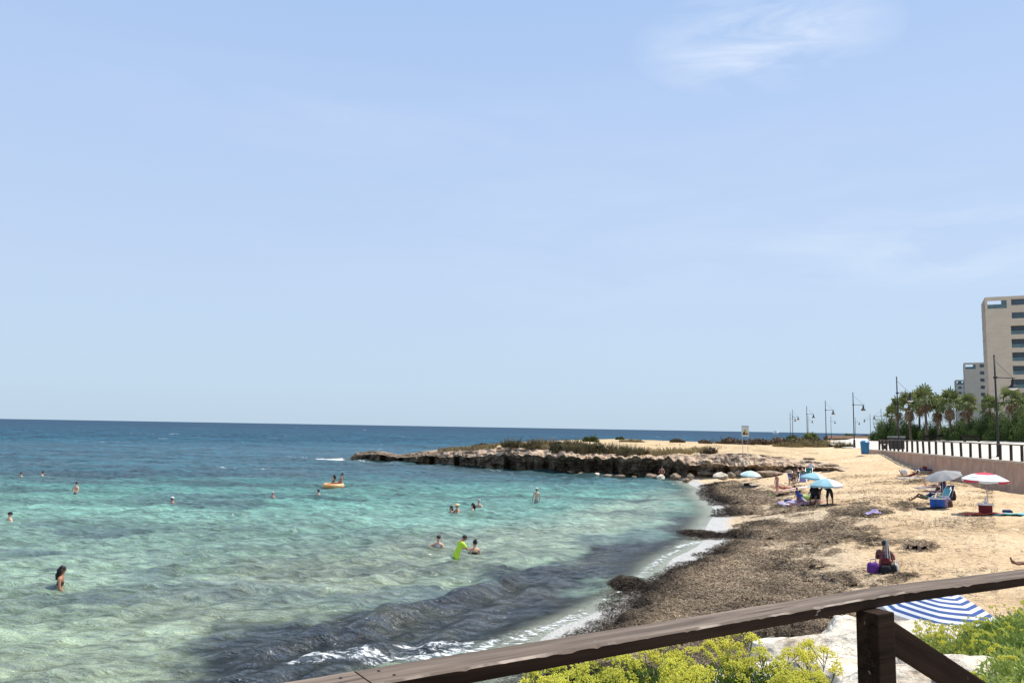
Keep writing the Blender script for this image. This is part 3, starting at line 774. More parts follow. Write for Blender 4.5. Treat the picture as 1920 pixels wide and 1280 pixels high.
strip_along(wall_main, [(0.0, -.10), (.10, -.10), (.16, -3.2), (0.0, -3.2)], M_WALL, 'wall_face', root)
strip_along(wall_main, [(-.25, -.098), (.15, -.098), (.15, .03), (-.25, .03)], M_CAP, 'capping', root)

# timber fence on top of the wall
def post_run(pts, step):
    out = []; acc = 0; last = pts[0]; out.append(pts[0])
    for p in pts[1:]:
        d = (p - last).length
        while acc + d >= step:
            t = (step - acc) / d; last = last.lerp(p, t); d = (p - last).length; out.append(last); acc = 0
        acc += d; last = p
    return out
fpts = [p + Vector((.12, 0, 0)) for p in wp2 if p.y > 16 and p.y < 81.5]
posts = post_run(fpts, 1.5)
fr = empty('timber_fence', posts[0])
tag(fr, 'dark timber post and rail fence running along the top of the beach wall', 'fence')
rr = random.Random(2)
for p in posts:
    mb = MB()
    mb.box((0, 0, .50), (.13, .13, 1.02), M_WOOD, Matrix.Rotation(.5, 3, 'Z'))
    o = mb.build('post', fr, bevel=.008); o.location = p - posts[0]; o.rotation_euler = (rr.uniform(-.02, .02), rr.uniform(-.02, .02), 0)
M_RAIL = mat('weathered_rail', (0.20, 0.155, 0.125), (0.10, 0.072, 0.055), 10, 0.7, bump=.6, bscale=40)
for k, (a, b) in enumerate(zip(posts[:-1], posts[1:])):
    for z0, h in ((1.04, .07),):
        mb = MB()
        d = b - a; c = (a + b) / 2 - posts[0]
        mb.box((0, 0, 0), (d.length - .004, .15, h), M_RAIL)
        o = mb.build('rail', fr); o.location = c + Vector((0, 0, z0)); o.rotation_euler = d.to_track_quat('X', 'Z').to_euler()

# ------------------------------------------------------------------ street lamps
M_GLASS = mat('frosted_lamp_glass', (0.62, 0.65, 0.66), (0.5, 0.53, 0.55), 4, 0.25, spec=.5)
def make_lamp(h=7.4, arm=1.15):
    r = empty('street_lamp', (0, 0, 0))
    b = MB(); b.lathe([(.19, 0), (.19, .06), (.14, .10), (.13, .95), (.10, 1.05), (.085, 1.1)], M_IRON, 12, sm=False); b.build('base', r)
    b = MB(); b.tube([(0, 0, 1.05), (0, 0, h)], [.075, .055], M_IRON, 8); b.ball((0, 0, h), (.07, .07, .07), M_IRON, 8, 5); b.build('pole', r)
    z = h - 1.62
    b = MB(); b.tube([(0, 0, z), (arm * 1.55, 0, z)], .035, M_IRON, 6); b.box((.02, 0, z), (.2, .2, .14), M_IRON); b.build('arm', r)
    b = MB(); b.tube([(0, 0, h - .35), (arm * 1.38, 0, z + .03)], .014, M_IRON, 5); b.build('stay_cable', r)
    b = MB(); x = arm * 1.38
    b.tube([(x, 0, z), (x, 0, z - .14)], .05, M_IRON, 8)
    b.lathe([(.10, z - .12), (.12, z - .16), (.115, z - .42), (.17, z - .50), (.30, z - .64), (.34, z - .72), (.33, z - .735), (.10, z - .60)], M_IRON, 14, (x, 0, 0))
    hd = b.build('lamp_shade', r)
    b = MB(); b.lathe([(.30, z - .73), (.27, z - .80), (.17, z - .86), (.01, z - .89)], M_GLASS, 14, (x, 0, 0)); b.build('lamp_glass', hd)
    return r
lamp0 = make_lamp()
LG = 'street lamps along the promenade'
LPOS = [ # px of the pole, distance, base z, arm direction, label
 (1872, 58.5, None, 1, 'tall black street lamp in front of the big tower block, nearest to the camera'),
 (1685.5, 82, None, 1, 'black street lamp standing just left of the tallest palm crowns behind the fence'),
 (1602, 109, 2.95, 1, 'black street lamp rising from the sand beside the blue bin'),
 (1549.5, 145, 3.2, 1, 'black street lamp with a thick dark foot right of the small fan palm'),
 (1514, 167, 2.9, 1, 'black street lamp rising directly behind the small fan palm'),
 (1487, 197, 2.9, 1, 'taller one of the two overlapping lamp posts left of the small fan palm'),
 (1482.5, 225, 2.9, 1, 'lower and thinner one of the two overlapping lamp posts, leftmost of all the lamps'),
 (1559, 269, 3.0, 1, 'small distant street lamp just right of the lamp with the thick foot'),
 (1516, 262, 3.0, 1, 'distant street lamp hidden behind the pole of the lamp at the small fan palm'),
 (1605, 285, 3.0, 1, 'tiny distant street lamp whose shade peeps out right of the lamp by the blue bin'),
 (1633, 235, 3.2, -1, 'distant street lamp with its arm to the left, standing clear of the hedge'),
 (1654, 190, 3.3, -1, 'street lamp with its arm to the left, half hidden in the leftmost trees'),
]
for i, (px, Y, z, s, lab) in enumerate(LPOS):
    o = lamp0 if i == 0 else copy_tree(lamp0)
    yb = 840
    p = at_y(px, yb, Y)
    if z is None: z = PROM(p.x, p.y)
    o.location = (p.x, p.y, z)
    o.rotation_euler = (0, 0, 0.25 if s > 0 else math.pi - .2)
    tag(o, lab, 'street lamp', LG)

# ------------------------------------------------------------------ foliage
def leaf_mat(name, c1, c2, tr=.25):
    m = mat(name, c1, c2, .9, .7, spec=.2, trans=tr, lo=.35, hi=.65)
    return m
G_DARK = leaf_mat('hedge_leaves', (.045, .078, .022), (.14, .19, .05), .3)
G_PALM = leaf_mat('palm_fronds', (.095, .125, .045), (.21, .235, .085), .3)
B_PALM = leaf_mat('dead_palm_fronds', (.34, .25, .15), (.16, .115, .07), .1)
G_OLIVE = leaf_mat('olive_scrub', (.20, .165, .085), (.10, .085, .042), .15)
G_BROWN = leaf_mat('dry_scrub', (.19, .13, .08), (.085, .058, .036), .1)
G_STRAW = leaf_mat('straw_grass', (.34, .265, .135), (.20, .155, .07), .15)
G_GREEN = leaf_mat('green_bush', (.085, .105, .022), (.045, .065, .016), .2)
BARK = mat('palm_bark', (.19, .14, .10), (.10, .075, .055), 6, .95, bump=1, stretch=(1, 1, 4))
def rand_unit(n, g=rng):
    v = g.normal(size=(n, 3)); return v / np.linalg.norm(v, axis=1, keepdims=True)
def leaves(n, rx, ry, rz, lumps, size, g, up=0.2, elong=1.0, base=0.0):
    """leaf quads gathered in clumps over a dome-like crown"""
    lc = rand_unit(lumps, g) * g.uniform(.35, .82, (lumps, 1)); lc[:, 2] = np.abs(lc[:, 2]) * 1.0
    lr = g.uniform(.2, .42, lumps)
    i = g.integers(0, lumps, n)
    d = rand_unit(n, g); rad = g.uniform(.55, 1.05, n) ** .6
    p = (lc[i] + d * (lr[i] * rad)[:, None]) * np.array([rx, ry, rz]); p[:, 2] = np.abs(p[:, 2]) + base
    nrm = d + rand_unit(n, g) * .7 + np.array([0, 0, up]); nrm /= np.linalg.norm(nrm, axis=1, keepdims=True)
    a = np.cross(nrm, rand_unit(n, g)); a /= np.linalg.norm(a, axis=1, keepdims=True) + 1e-9
    b = np.cross(nrm, a)
    s = size * g.uniform(.6, 1.4, (n, 1))
    V = np.stack([p - a * s * elong, p - b * s * .5, p + a * s * elong, p + b * s * .5], 1).reshape(-1, 3)
    return V, np.arange(n * 4).reshape(-1, 4)
def blades(n, rx, ry, h, g, w=.02, lean=.5):
    """upright grass-like blades"""
    t = g.uniform(0, 2 * np.pi, n); r = np.sqrt(g.uniform(0, 1, n))
    b = np.stack([np.cos(t) * r * rx, np.sin(t) * r * ry, np.zeros(n)], -1)
    dr = np.stack([np.cos(t) * r * lean + g.normal(0, .3, n), np.sin(t) * r * lean + g.normal(0, .3, n), np.ones(n)], -1)
    hh = h * g.uniform(.3, 1.25, n) * (1.05 - .5 * r ** 2) * (.7 + .5 * np.sin(t * 3 + r * 5))
    tp = b + dr * hh[:, None]
    a = g.uniform(0, np.pi, n); sd = np.stack([np.cos(a), np.sin(a), np.zeros(n)], -1) * w
    V = np.stack([b - sd, b + sd, tp + sd * .25, tp - sd * .25], 1).reshape(-1, 3)
    return V, np.arange(n * 4).reshape(-1, 4)
def bush_mesh(kind, rx, ry, rz, seed, n=1500, size=.09):
    g = np.random.default_rng(seed)
    if kind == 'grass':
        V, F = blades(n, rx, ry, rz, g, w=size * .25)
    else:
        V1, F1 = leaves(n, rx, ry, rz, 14, size, g)
        V2, F2 = blades(n // 3, rx * .9, ry * .9, rz * .9, g, w=size * .25, lean=.6)
        V, F = np.vstack([V1, V2]), np.vstack([F1, F2 + len(V1)])
    return V, F
def bush(px, pyb, wpx, hpx, kind, material, label, Y=None, seed=1, cat='shrub', n=1500, group=None, size=None, name='shrub', depth=.7):
    p = None
    # march along the line of sight until it meets the headland or the land
    for yy_ in np.arange(60, 260, .5) if Y is None else [Y]:
        q = at_y(px, pyb, yy_)
        h = HIGH(q.x, q.y) if Y is None else None
        if Y is None and q.z <= h: p = Vector((q.x, q.y, h)); break
    if p is None:
        q = at_y(px, pyb, Y or 150); p = q
    k = p.y / FPX
    rx, rz = wpx * k / 2, hpx * k
    V, F = bush_mesh(kind, rx, rx * depth, rz, seed, n, size or .09 * p.y / 60)
    me = np_mesh(name, V, F, material)
    me.location = p - Vector((0, 0, .05)); me.scale = (1.05, 1, 1.35)
    tag(me, label, cat, group)
    return me
SC = 'scrub bushes on the rocky headland'
BUSH = [
 (1108,828,34,10,'leaf',G_GREEN,'bright green rounded bush on the crest of the headland'),
 (1163,824,18,4,'leaf',G_GREEN,'small flat green bush on the headland skyline right of the rounded green bush'),
 (905,838,26,5,'grass',G_OLIVE,'low tuft at the left end of the headland grass'),
 (962,839,40,11,'grass',G_OLIVE,'dry olive tuft on the headland, left of the straw coloured grass'),
 (1018,835,58,9,'grass',G_STRAW,'wide straw coloured grass tussock on the left part of the headland'),
 (1000,840,40,9,'grass',G_OLIVE,'dark olive tuft at the cliff edge in front of the straw tussock'),
 (1050,845,44,13,'leaf',G_OLIVE,'grey olive shrub hanging over the cliff edge left of the middle'),
 (1068,838,60,10,'grass',G_OLIVE,'olive grass just left of the bright green rounded bush'),
 (1090,850,50,16,'grass',G_OLIVE,'tall grey tussock on the cliff edge below the bright green bush'),
 (1120,849,60,15,'leaf',G_OLIVE,'wide olive shrub on the cliff edge in the middle of the headland'),
 (1150,850,52,13,'grass',G_BROWN,'brown grassy tussock on the cliff edge right of the wide olive shrub'),
 (1182,852,50,12,'grass',G_OLIVE,'olive tussock at the right end of the clifftop scrub'),
 (1205,852,26,7,'grass',G_BROWN,'small brown tuft ending the clifftop scrub on the right'),
 (1185,828,46,4,'grass',G_STRAW,'thin straw grass on the headland skyline behind the bare sand'),
 (1330,851,34,12,'leaf',G_BROWN,'round dark brown shrub alone on the cliff edge by the rock recess'),
 (1270,829,28,5,'leaf',G_BROWN,'small dark shrub at the far edge of the headland sand'),
 (1322,831,26,7,'leaf',G_BROWN,'dark shrub left of the row of bushes behind the warning sign'),
 (1360,832,48,10,'leaf',G_BROWN,'dark brown bush just left of the warning sign posts'),
 (1398,833,36,9,'leaf',G_BROWN,'dark brown bush right behind the warning sign posts'),
 (1425,833,40,9,'leaf',G_BROWN,'reddish brown bush just right of the warning sign'),
 (1456,834,46,10,'leaf',G_BROWN,'dark brown bush below the distant white boat'),
 (1480,831,40,12,'leaf',G_GREEN,'green bush at the feet of the two overlapping lamp posts'),
 (1500,834,50,11,'leaf',G_OLIVE,'olive shrub left of the small fan palm'),
 (1534,833,42,11,'leaf',G_OLIVE,'olive shrub right of the small fan palm'),
 (1478,838,54,6,'grass',G_STRAW,'straw grass patch in front of the brown bushes'),
 (1520,838,60,9,'grass',G_STRAW,'pale dry grass in front of the small fan palm'),
 (1556,838,46,8,'grass',G_STRAW,'pale dry grass in front of the lamp with the thick foot'),
 (1583,839,34,7,'grass',G_OLIVE,'last dry tuft before the lamp beside the blue bin'),
]
for i, b in enumerate(BUSH):
    px, pyb, wpx, hpx, kd, mt, lab = b
    bush(px, pyb, wpx, hpx, kd, mt, lab, seed=100 + i, group=SC, n=1500 if kd == 'grass' else 900)
# thin dry grass scattered over the headland
g_ = np.random.default_rng(77); I_ = g_.integers(0, HV.shape[0], 26000); J_ = (nb + nl - 3 + (g_.uniform(0, 1, 26000) ** 1.7) * 60).astype(int)
Pn = HV[I_, J_] + np.stack([g_.normal(0, .15, 26000), g_.normal(0, .3, 26000), np.zeros(26000)], -1)
kp = (fbm(Pn[:, 0] * .16, Pn[:, 1] * .10, 4, 92) > .50 + .28 * smooth(15, 34, Pn[:, 0])) & (pxs[I_] > 800 + 130 * g_.uniform(0, 1, 26000)) & (pxs[I_] < 1560) & (Pn[:, 2] > 1.6); Pn = Pn[kp]; n_ = len(Pn)
a_ = g_.uniform(0, np.pi, n_); sd_ = np.stack([np.cos(a_), np.sin(a_), np.zeros(n_)], -1) * .05; tp_ = Pn + np.stack([g_.normal(0, .10, n_), g_.normal(0, .10, n_), g_.uniform(.12, .42, n_)], -1); Pn[:, 2] -= .06
gg_ = np_mesh('dry_grass', np.stack([Pn - sd_, Pn + sd_, tp_ + sd_ * .3, tp_ - sd_ * .3], 1).reshape(-1, 3), np.arange(n_ * 4).reshape(-1, 4), G_STRAW)
tag(gg_, 'thin dry straw coloured grass scattered over the top of the headland', 'grass', kind='stuff')

# small fan palm and the big palms
def frond_fan(mb_v, mb_f, base, d, ln, rad, g, nseg=11, droop=.25):
    """one fan leaf: stalk plus a star of drooping segments"""
    d = d / np.linalg.norm(d)
    sd = np.cross(d, [0, 0, 1.0]); sd /= np.linalg.norm(sd) + 1e-9
    nrm = np.cross(sd, d)
    hub = base + d * ln + np.array([0, 0, -ln * droop * .3])
    def quad(p, q, w0, w1, s):
        b = len(mb_v); mb_v.extend([p - s * w0, p + s * w0, q + s * w1, q - s * w1]); mb_f.append((b, b + 1, b + 2, b + 3))
    quad(base, hub, .03, .02, sd)
    for k in range(nseg):
        a = (k / (nseg - 1) - .5) * 4.0
        e = d * math.cos(a) + sd * math.sin(a)
        s2 = -d * math.sin(a) + sd * math.cos(a)
        L1 = rad * g.uniform(.8, 1.05)
        mid = hub + e * L1 * .62 + nrm * .04
        tip = hub + e * L1 + np.array([0, 0, -droop * rad * g.uniform(.3, .9)])
        quad(hub, mid, .03, .10 * rad, s2); quad(mid, tip, .10 * rad, .015, s2)
def palm_mesh(seed, trunk_h, crown=1.45, skirt=1.8, nfr=26):
    g = np.random.default_rng(seed)
    r = empty('palm_tree', (0, 0, 0))
    b = MB(); pts = []
    lx, ly = g.normal(0, .25, 2)
    for i in range(8):
        f = i / 7; pts.append((lx * f * f, ly * f * f, trunk_h * f))
    b.tube(pts, [.26, .22, .2, .19, .18, .18, .19, .2], BARK, 10); b.build('trunk', r)
    top = np.array([lx, ly, trunk_h])
    v, f = [], []
    for i in range(nfr):
        el = g.uniform(-.25, 1.35); az = i * 2.4 + g.uniform(-.3, .3)
        d = np.array([math.cos(el) * math.cos(az), math.cos(el) * math.sin(az), math.sin(el)])
        frond_fan(v, f, top, d, crown * g.uniform(.5, .75), crown * g.uniform(.55, .8), g, nseg=9, droop=.45 if el < .6 else .2)
    np_mesh('crown', v, f, G_PALM, r)
    v, f = [], []
    for i in range(int(nfr * (.5 + .3 * (seed % 3)))):
        az = g.uniform(0, 6.28); el = g.uniform(-1.35, -.35)
        d = np.array([math.cos(el) * math.cos(az), math.cos(el) * math.sin(az), math.sin(el)])
        frond_fan(v, f, top + np.array([0, 0, -g.uniform(0, skirt * .6)]), d, crown * .35, crown * g.uniform(.35, .5), g, nseg=7, droop=.5)
    np_mesh('dead_fronds', v, f, B_PALM, r)
    return r
protos = [palm_mesh(1, 4.6, 1.8, .7, 24), palm_mesh(2, 4.2, 1.85, 1.6, 28), palm_mesh(3, 3.7, 1.6, .9, 22)]
used = [False] * 3
PALMS = [ # px, py of the crown centre, distance, proto, scale, label
 (1665,771,150,2,1.0,'shortest palm at the left end of the palm row, beside the dense shrubs'),
 (1681,758,142,2,1.05,'palm whose crown sits directly behind the second nearest lamp post'),
 (1705,752,136,1,1.0,'full palm with a brown skirt under the arm of the second nearest lamp'),
 (1722,748,139,0,1.0,'palm half hidden just left of the tallest crown of the row'),
 (1735,741,130,0,1.12,'tallest palm of the row, with a wide green crown and open sky beside its trunk'),
 (1757,757,132,1,.95,'palm with ragged brown skirt standing in the gap where sky shows between trunks'),
 (1764,760,137,2,.95,'slim dark palm right behind the one in the sky gap'),
 (1780,750,126,1,1.05,'broad palm in front of the left edge of the smallest tower'),
 (1801,758,128,2,1.1,'palm in front of the wall of the middle tower, left of its window column'),
 (1815,752,122,0,.95,'palm with drooping brown leaves right in front of the middle tower windows'),
 (1857,757,118,1,.9,'low palm left of the nearest lamp post, in front of the big tower'),
 (1897,741,110,0,1.05,'palm with a small crown right of the nearest lamp post'),
 (1913,757,112,2,1.1,'palm at the right edge of the photo below the nearest lamp shade'),
]
PGR = 'fan palms behind the promenade'
for i, (px, py, Y, k, s, lab) in enumerate(PALMS):
    c = at_y(px, py + 9, Y); zg = PROM(c.x, c.y)
    th = (4.6, 4.2, 3.7)[k]
    o = protos[k] if not used[k] else copy_tree(protos[k])
    used[k] = True
    sc_ = (c.z - zg) / th
    o.location = (c.x, c.y, zg); o.scale = (s * .92, s * .92, sc_); o.rotation_euler = (0, 0, i * 1.7)
    tag(o, lab, 'palm tree', PGR)
# the small fan palm by the lamps
g = np.random.default_rng(9); r = empty('dwarf_fan_palm', (0, 0, 0)); v, f = [], []
for i in range(30):
    el = g.uniform(.1, 1.4); az = i * 2.4
    frond_fan(v, f, np.array([0, 0, .1]), np.array([math.cos(el) * math.cos(az), math.cos(el) * math.sin(az), math.sin(el)]), 1.3, 1.2, g, droop=.2)
np_mesh('crown', v, f, G_PALM, r)
b = MB(); b.tube([(0, 0, -.3), (0, 0, .3)], .2, BARK, 8); b.build('trunk', r)
p = at_y(1520, 834, 150); r.location = p; r.scale = (1.1, 1.1, 1.1)
tag(r, 'small bushy fan palm growing by the lamps beyond the pale dry grass', 'palm')

# dense evergreen shrubs behind the promenade
HEDGE = [ # px, distance, width px, top py, label
 (1648,158,34,785,'outermost dense dark shrub, where the green mass meets the open sky on the left'),
 (1668,148,42,775,'dense shrub under the shortest palm'),
 (1695,142,50,782,'dense dark shrub below the full palm with a brown skirt'),
 (1722,138,46,790,'low dark shrub left of the trunk of the tallest palm'),
 (1745,134,44,783,'pointed dark shrub right at the trunk of the tallest palm'),
 (1772,134,44,792,'low dark shrub below the gap of sky between the palms'),
 (1795,126,50,782,'mid green shrub below the smallest tower'),
 (1822,122,52,778,'dark shrub below the middle tower'),
 (1850,117,52,774,'mid green shrub left of the nearest lamp post'),
 (1878,113,54,766,'dense tall shrub behind the nearest lamp post'),
 (1905,108,56,756,'bright leafy shrub right of the nearest lamp post'),
 (1930,104,60,745,'tallest leafy shrub cut by the right edge of the photo'),
]
M_TW = mat('twig_wood', (.12, .09, .07), (.07, .05, .04), 5, .9)
for i, (px, Y, wpx, pyt, lab) in enumerate(HEDGE):
    c = at_y(px, pyt, Y); zg = PROM(c.x, c.y); hh = c.z - zg; rx = wpx * Y / FPX / 2 * 1.25
    r = empty('evergreen_shrub', (c.x, c.y, zg))
    g = np.random.default_rng(300 + i)
    V, F = leaves(7000, rx, rx * .85, hh, 26, .10, g)
    # skirts of leaves down to the paving
    V2, F2 = leaves(3500, rx * 1.05, rx * .9, hh * .55, 16, .10, g)
    np_mesh('foliage', np.vstack([V, V2]), np.vstack([F, F2 + len(V)]), G_DARK, r)
    b = MB()
    for k in range(5):
        a = k * 1.26; b.tube([(0, 0, 0), (math.cos(a) * rx * .3, math.sin(a) * rx * .3, hh * .5), (math.cos(a) * rx * .5, math.sin(a) * rx * .5, hh * .85)], [.09, .06, .02], M_TW, 5)
    b.build('trunk', r)
    tag(r, lab, 'shrub', 'dense evergreen shrubs behind the promenade')

# ------------------------------------------------------------------ tower blocks
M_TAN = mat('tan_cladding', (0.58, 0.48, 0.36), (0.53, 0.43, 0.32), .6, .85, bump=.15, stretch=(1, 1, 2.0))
M_TAN2 = mat('shaded_side_cladding', (0.36, 0.31, 0.25), (0.31, 0.265, 0.21), .6, .85)  # darker copy of the tan, wall shade painted into the colour
M_WIN = mat('window_glass', (0.025, 0.045, 0.06), (0.05, 0.08, 0.10), .5, .12, spec=.6)
M_BGL = mat('balcony_glass', (0.09, 0.155, 0.16), (0.06, 0.11, 0.12), .8, .15, spec=.6)
M_DARKIN = mat('balcony_interior', (0.10, 0.095, 0.09), (0.07, 0.065, 0.06), 1, .8)
M_FRAME = mat('window_frame', (0.16, 0.17, 0.18), (0.12, 0.13, 0.14), 3, .5)
M_WHITE = mat('white_paint', (0.78, 0.78, 0.76), (0.68, 0.68, 0.66), 4, .6)
def wall_holes(name, Wd, Ht, holes, th, m, parent, ox=0, oy=0, z0=0, axis='x'):
    """a wall of thickness th with rectangular openings (x0,x1,z0,z1)"""
    xs = sorted({0, Wd} | {h[0] for h in holes} | {h[1] for h in holes}); zs = sorted({0, Ht} | {h[2] for h in holes} | {h[3] for h in holes})
    mb = MB()
    for xa, xb in zip(xs[:-1], xs[1:]):
        # merge vertically where possible
        run = None
        for za, zb in list(zip(zs[:-1], zs[1:])) + [(None, None)]:
            solid = za is not None and not any(h[0] <= (xa + xb) / 2 <= h[1] and h[2] <= (za + zb) / 2 <= h[3] for h in holes)
            if solid: run = (run[0], zb) if run else (za, zb)
            if not solid and run:
                c = ((xa + xb) / 2 + ox, oy + th / 2, z0 + (run[0] + run[1]) / 2); d = (xb - xa, th, run[1] - run[0])
                mb.box(c, d, m); run = None
    o = mb.build(name, parent); return o
def tower(label, px_left, py_top, Y, rot, Wd, D, floors, fh, wins, terrace, px_extra=None, small=False, twocol=None):
    p = at_y(px_left, py_top, Y); Ht = floors * fh
    base = p.z - Ht
    r = empty('apartment_tower', (p.x, p.y, base), -rot); tx = terrace[1] + 1.0 if terrace else .4
    holes = []
    for (x0, x1, kind) in wins:
        for fl in range(1, floors):
            z = Ht - fl * fh
            if kind == 'bal' and fl <= 2: holes.append((x0, x1, z + .95, z + fh - .75, 'win'))
            elif kind == 'bal': holes.append((x0 - .3, x1 + .4, z + .35, z + fh - .75, 'bal'))
            else: holes.append((x0, x1, z + .95, z + fh - .75, 'win'))
    tz0, tz1 = Ht - fh + .35, Ht - .9
    hs = [(h[0], h[1], h[2], h[3]) for h in holes]
    if terrace: hs.append((terrace[0], terrace[1], tz0, tz1))
    wall_holes('front_wall', Wd, Ht, hs, .35, M_TAN, r)
    # side walls, back wall, roof, floor plates
    sh = [(1.0, 4.0, tz0, tz1)] if terrace else []
    mb = MB()
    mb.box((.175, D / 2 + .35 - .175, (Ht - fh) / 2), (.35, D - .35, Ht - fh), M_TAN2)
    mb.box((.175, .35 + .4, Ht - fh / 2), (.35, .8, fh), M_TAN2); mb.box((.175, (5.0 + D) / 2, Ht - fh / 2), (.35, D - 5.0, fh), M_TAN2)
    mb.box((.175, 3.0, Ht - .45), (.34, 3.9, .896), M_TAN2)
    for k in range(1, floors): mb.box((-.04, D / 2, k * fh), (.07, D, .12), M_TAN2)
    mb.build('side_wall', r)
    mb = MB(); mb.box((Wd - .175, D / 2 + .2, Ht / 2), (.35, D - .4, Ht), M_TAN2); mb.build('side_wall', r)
    # back wall with an opening so the sky shows through the corner terrace
    bh = [(.5, terrace[1] * .95, tz0 + .9, Ht)] if terrace else []
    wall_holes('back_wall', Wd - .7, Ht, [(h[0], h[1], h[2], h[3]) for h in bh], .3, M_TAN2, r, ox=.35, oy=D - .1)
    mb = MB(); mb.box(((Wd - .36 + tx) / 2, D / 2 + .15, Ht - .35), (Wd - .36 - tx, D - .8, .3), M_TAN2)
    mb.box((Wd * .43, D * .4, Ht + .5), (1.6, 1.6, 1.1), M_TAN2)
    mb.box((Wd * .7, D * .5, Ht + .35), (4, 3, .8), M_WHITE)
    mb.build('roof', r)
    mb = MB(); mb.box((Wd / 2, D / 2 + .1, Ht - fh + .2), (Wd - .74, D - .8, .25), M_TAN2)
    if terrace: mb.box((terrace[1] + .9, D / 2 + .1, Ht - fh / 2 - .1), (.25, D - .82, fh - .9), M_TAN2)
    mb.build('terrace_floor', r)
    for (x0, x1, z0, z1, kind) in holes:
        f = empty('window' if kind == 'win' else 'balcony', (0, 0, 0)); f.parent = r
        mb = MB(); d = .18 if kind == 'win' else 1.3; cx, cz = (x0 + x1) / 2, (z0 + z1) / 2; W_, H_ = x1 - x0, z1 - z0
        bpy.data.objects.remove(f)
        mb.box((cx, d, cz), (W_ + .3, .06, H_ + .3), M_WIN)
        o = mb.build('window' if kind == 'win' else 'balcony', r)
        if Y < 300:
            mb = MB(); nx = max(2, int(W_ / 1.1))
            for k in range(nx + 1): mb.box((x0 + W_ * k / nx, d - .06, cz), (.07, .06, H_), M_FRAME)
            mb.box((cx, d - .062, z0 + .05), (W_, .064, .08), M_FRAME); mb.box((cx, d - .062, z1 - .05), (W_, .064, .08), M_FRAME)
            mb.build('window_frame', o)
        if kind == 'bal':
            mb = MB(); mb.box((x0 - .1, .80, cz), (.18, .88, H_), M_DARKIN); mb.box((x1 + .1, .80, cz), (.18, .88, H_), M_DARKIN)
            mb.box((cx, .80, z1 + .1), (W_ + .38, .88, .18), M_DARKIN); mb.box((cx, .80, z0 - .1), (W_ + .38, .88, .18), M_DARKIN); mb.build('reveal', o)
            mb = MB(); mb.box((cx, .12, z0 + .42), (W_, .03, .84), M_BGL); mb.build('balustrade', o)
            rk_ = rr.random()
            if rk_ < .6 and Y < 300:
                mb = MB(); xx = x0 + W_ * rr.uniform(.2, .8); mb.box((xx, .62, z0 + .42), (1.0, .5, .06), M_WHITE)
                for sx in (-.4, .4): mb.box((xx + sx, .62, z0 + .2), (.06, .4, .4), M_WHITE)
                mb.build('terrace_furniture', o)
    if terrace:
        mb = MB(); mb.box(((terrace[0] + terrace[1]) / 2, .1, tz0 + .5), (terrace[1] - terrace[0], .03, 1.0), M_BGL)
        mb.box((terrace[1] - .55, .16, (tz0 + tz1) / 2), (1.1, .04, tz1 - tz0), M_BGL); mb.build('terrace_glass', r)
    tag(r, label, 'apartment building', 'beige apartment towers behind the palms')
    return r
tower('tallest beige apartment tower with balconies, cut by the right edge of the photo', 1846, 557.5, 187, R(27), 24, 12, 11, 3.13, [(5.3, 10.2, 'bal'), (13.8, 19, 'bal')], (.5, 4.4))
tower('middle beige apartment tower half hidden behind the tallest one', 1806.5, 680, 352, R(28.5), 22, 13, 12, 3.13, [(6.1, 9.1, 'win'), (13, 17, 'win')], (.6, 4.6))
tower('smallest and farthest grey beige tower, leftmost of the three', 1791.5, 712, 470, R(26), 20, 13, 11, 3.13, [(1.3, 2.9, 'win'), (3.9, 5.4, 'win')], (.6, 4.8))

# ------------------------------------------------------------------ promenade furniture and sign
M_BLUE = mat('blue_plastic', (.015, .17, .36), (.012, .13, .29), 3, .4, spec=.5)
M_BLACK = mat('black_plastic', (.018, .018, .020), (.030, .030, .032), 6, .5)
p = at(1622, 851, 2.85)
r = empty('litter_bin', p, .3); tag(r, 'blue litter bin at the end of the beach wall', 'litter bin')
b = MB(); b.lathe([(.34, 0), (.36, .05), (.42, 1.02), (.43, 1.06), (.40, 1.06), (.33, .2)], M_BLUE, 12, sm=False); b.build('body', r)
b = MB(); b.lathe([(.36, .02), (.365, .10), (.34, .12)], M_BLACK, 12); b.build('base_ring', r)
b = MB(); b.lathe([(.44, 1.06), (.44, 1.16), (.30, 1.30), (.01, 1.33)], M_BLUE, 12, sm=False); b.build('lid', r)
def bench(px, Y, label, rz=0., s=1.0):
    c = at_y(px, 830, Y); r = empty('bench', (c.x, c.y, PROM(c.x, c.y)), rz)
    b = MB(); b.box((0, 0, .45), (1.8 * s, .5, .07), M_WOOD); b.build('seat', r)
    b = MB(); b.box((0, .27, .72), (1.8 * s, .06, .34), M_WOOD, Matrix.Rotation(-.2, 3, 'X')); b.build('backrest', r)
    for k in (-1, 1):
        b = MB(); b.box((k * .75 * s, 0, .205), (.10, .46, .41), M_IRON); b.build('leg', r)
    tag(r, label, 'bench', 'benches on the promenade'); return r
bench(1665, 92, 'long dark bench behind the far end of the fence, near the blue bin', .6, 1.25)
bench(1745, 128, 'bench in front of the low dark shrub at the tallest palm')
bench(1770, 127, 'bench in front of the shrubs below the gap of sky between palms')
bench(1822, 112, 'long low bench in front of the shrubs below the middle tower', .1, 1.4)
# planter / bin cluster beside the long bench
c = at_y(1681, 836, 88); r = empty('litter_bin', (c.x, c.y, PROM(c.x, c.y)), .2); tag(r, 'dark square litter bin with a pale lid at the foot of the second nearest lamp', 'litter bin')
b = MB(); b.box((0, 0, .62), (1.25, 1.0, 1.2), M_BLACK); b.build('body', r, bevel=.04)
b = MB(); b.box((0, 0, 1.33), (1.45, 1.15, .16), mat('grey_plastic', (.22, .23, .23), (.17, .18, .18), 4, .5)); b.build('lid', r, bevel=.03)
# flared dark bollard foot near the fence
p = at_y(1872, 855, 58.5)
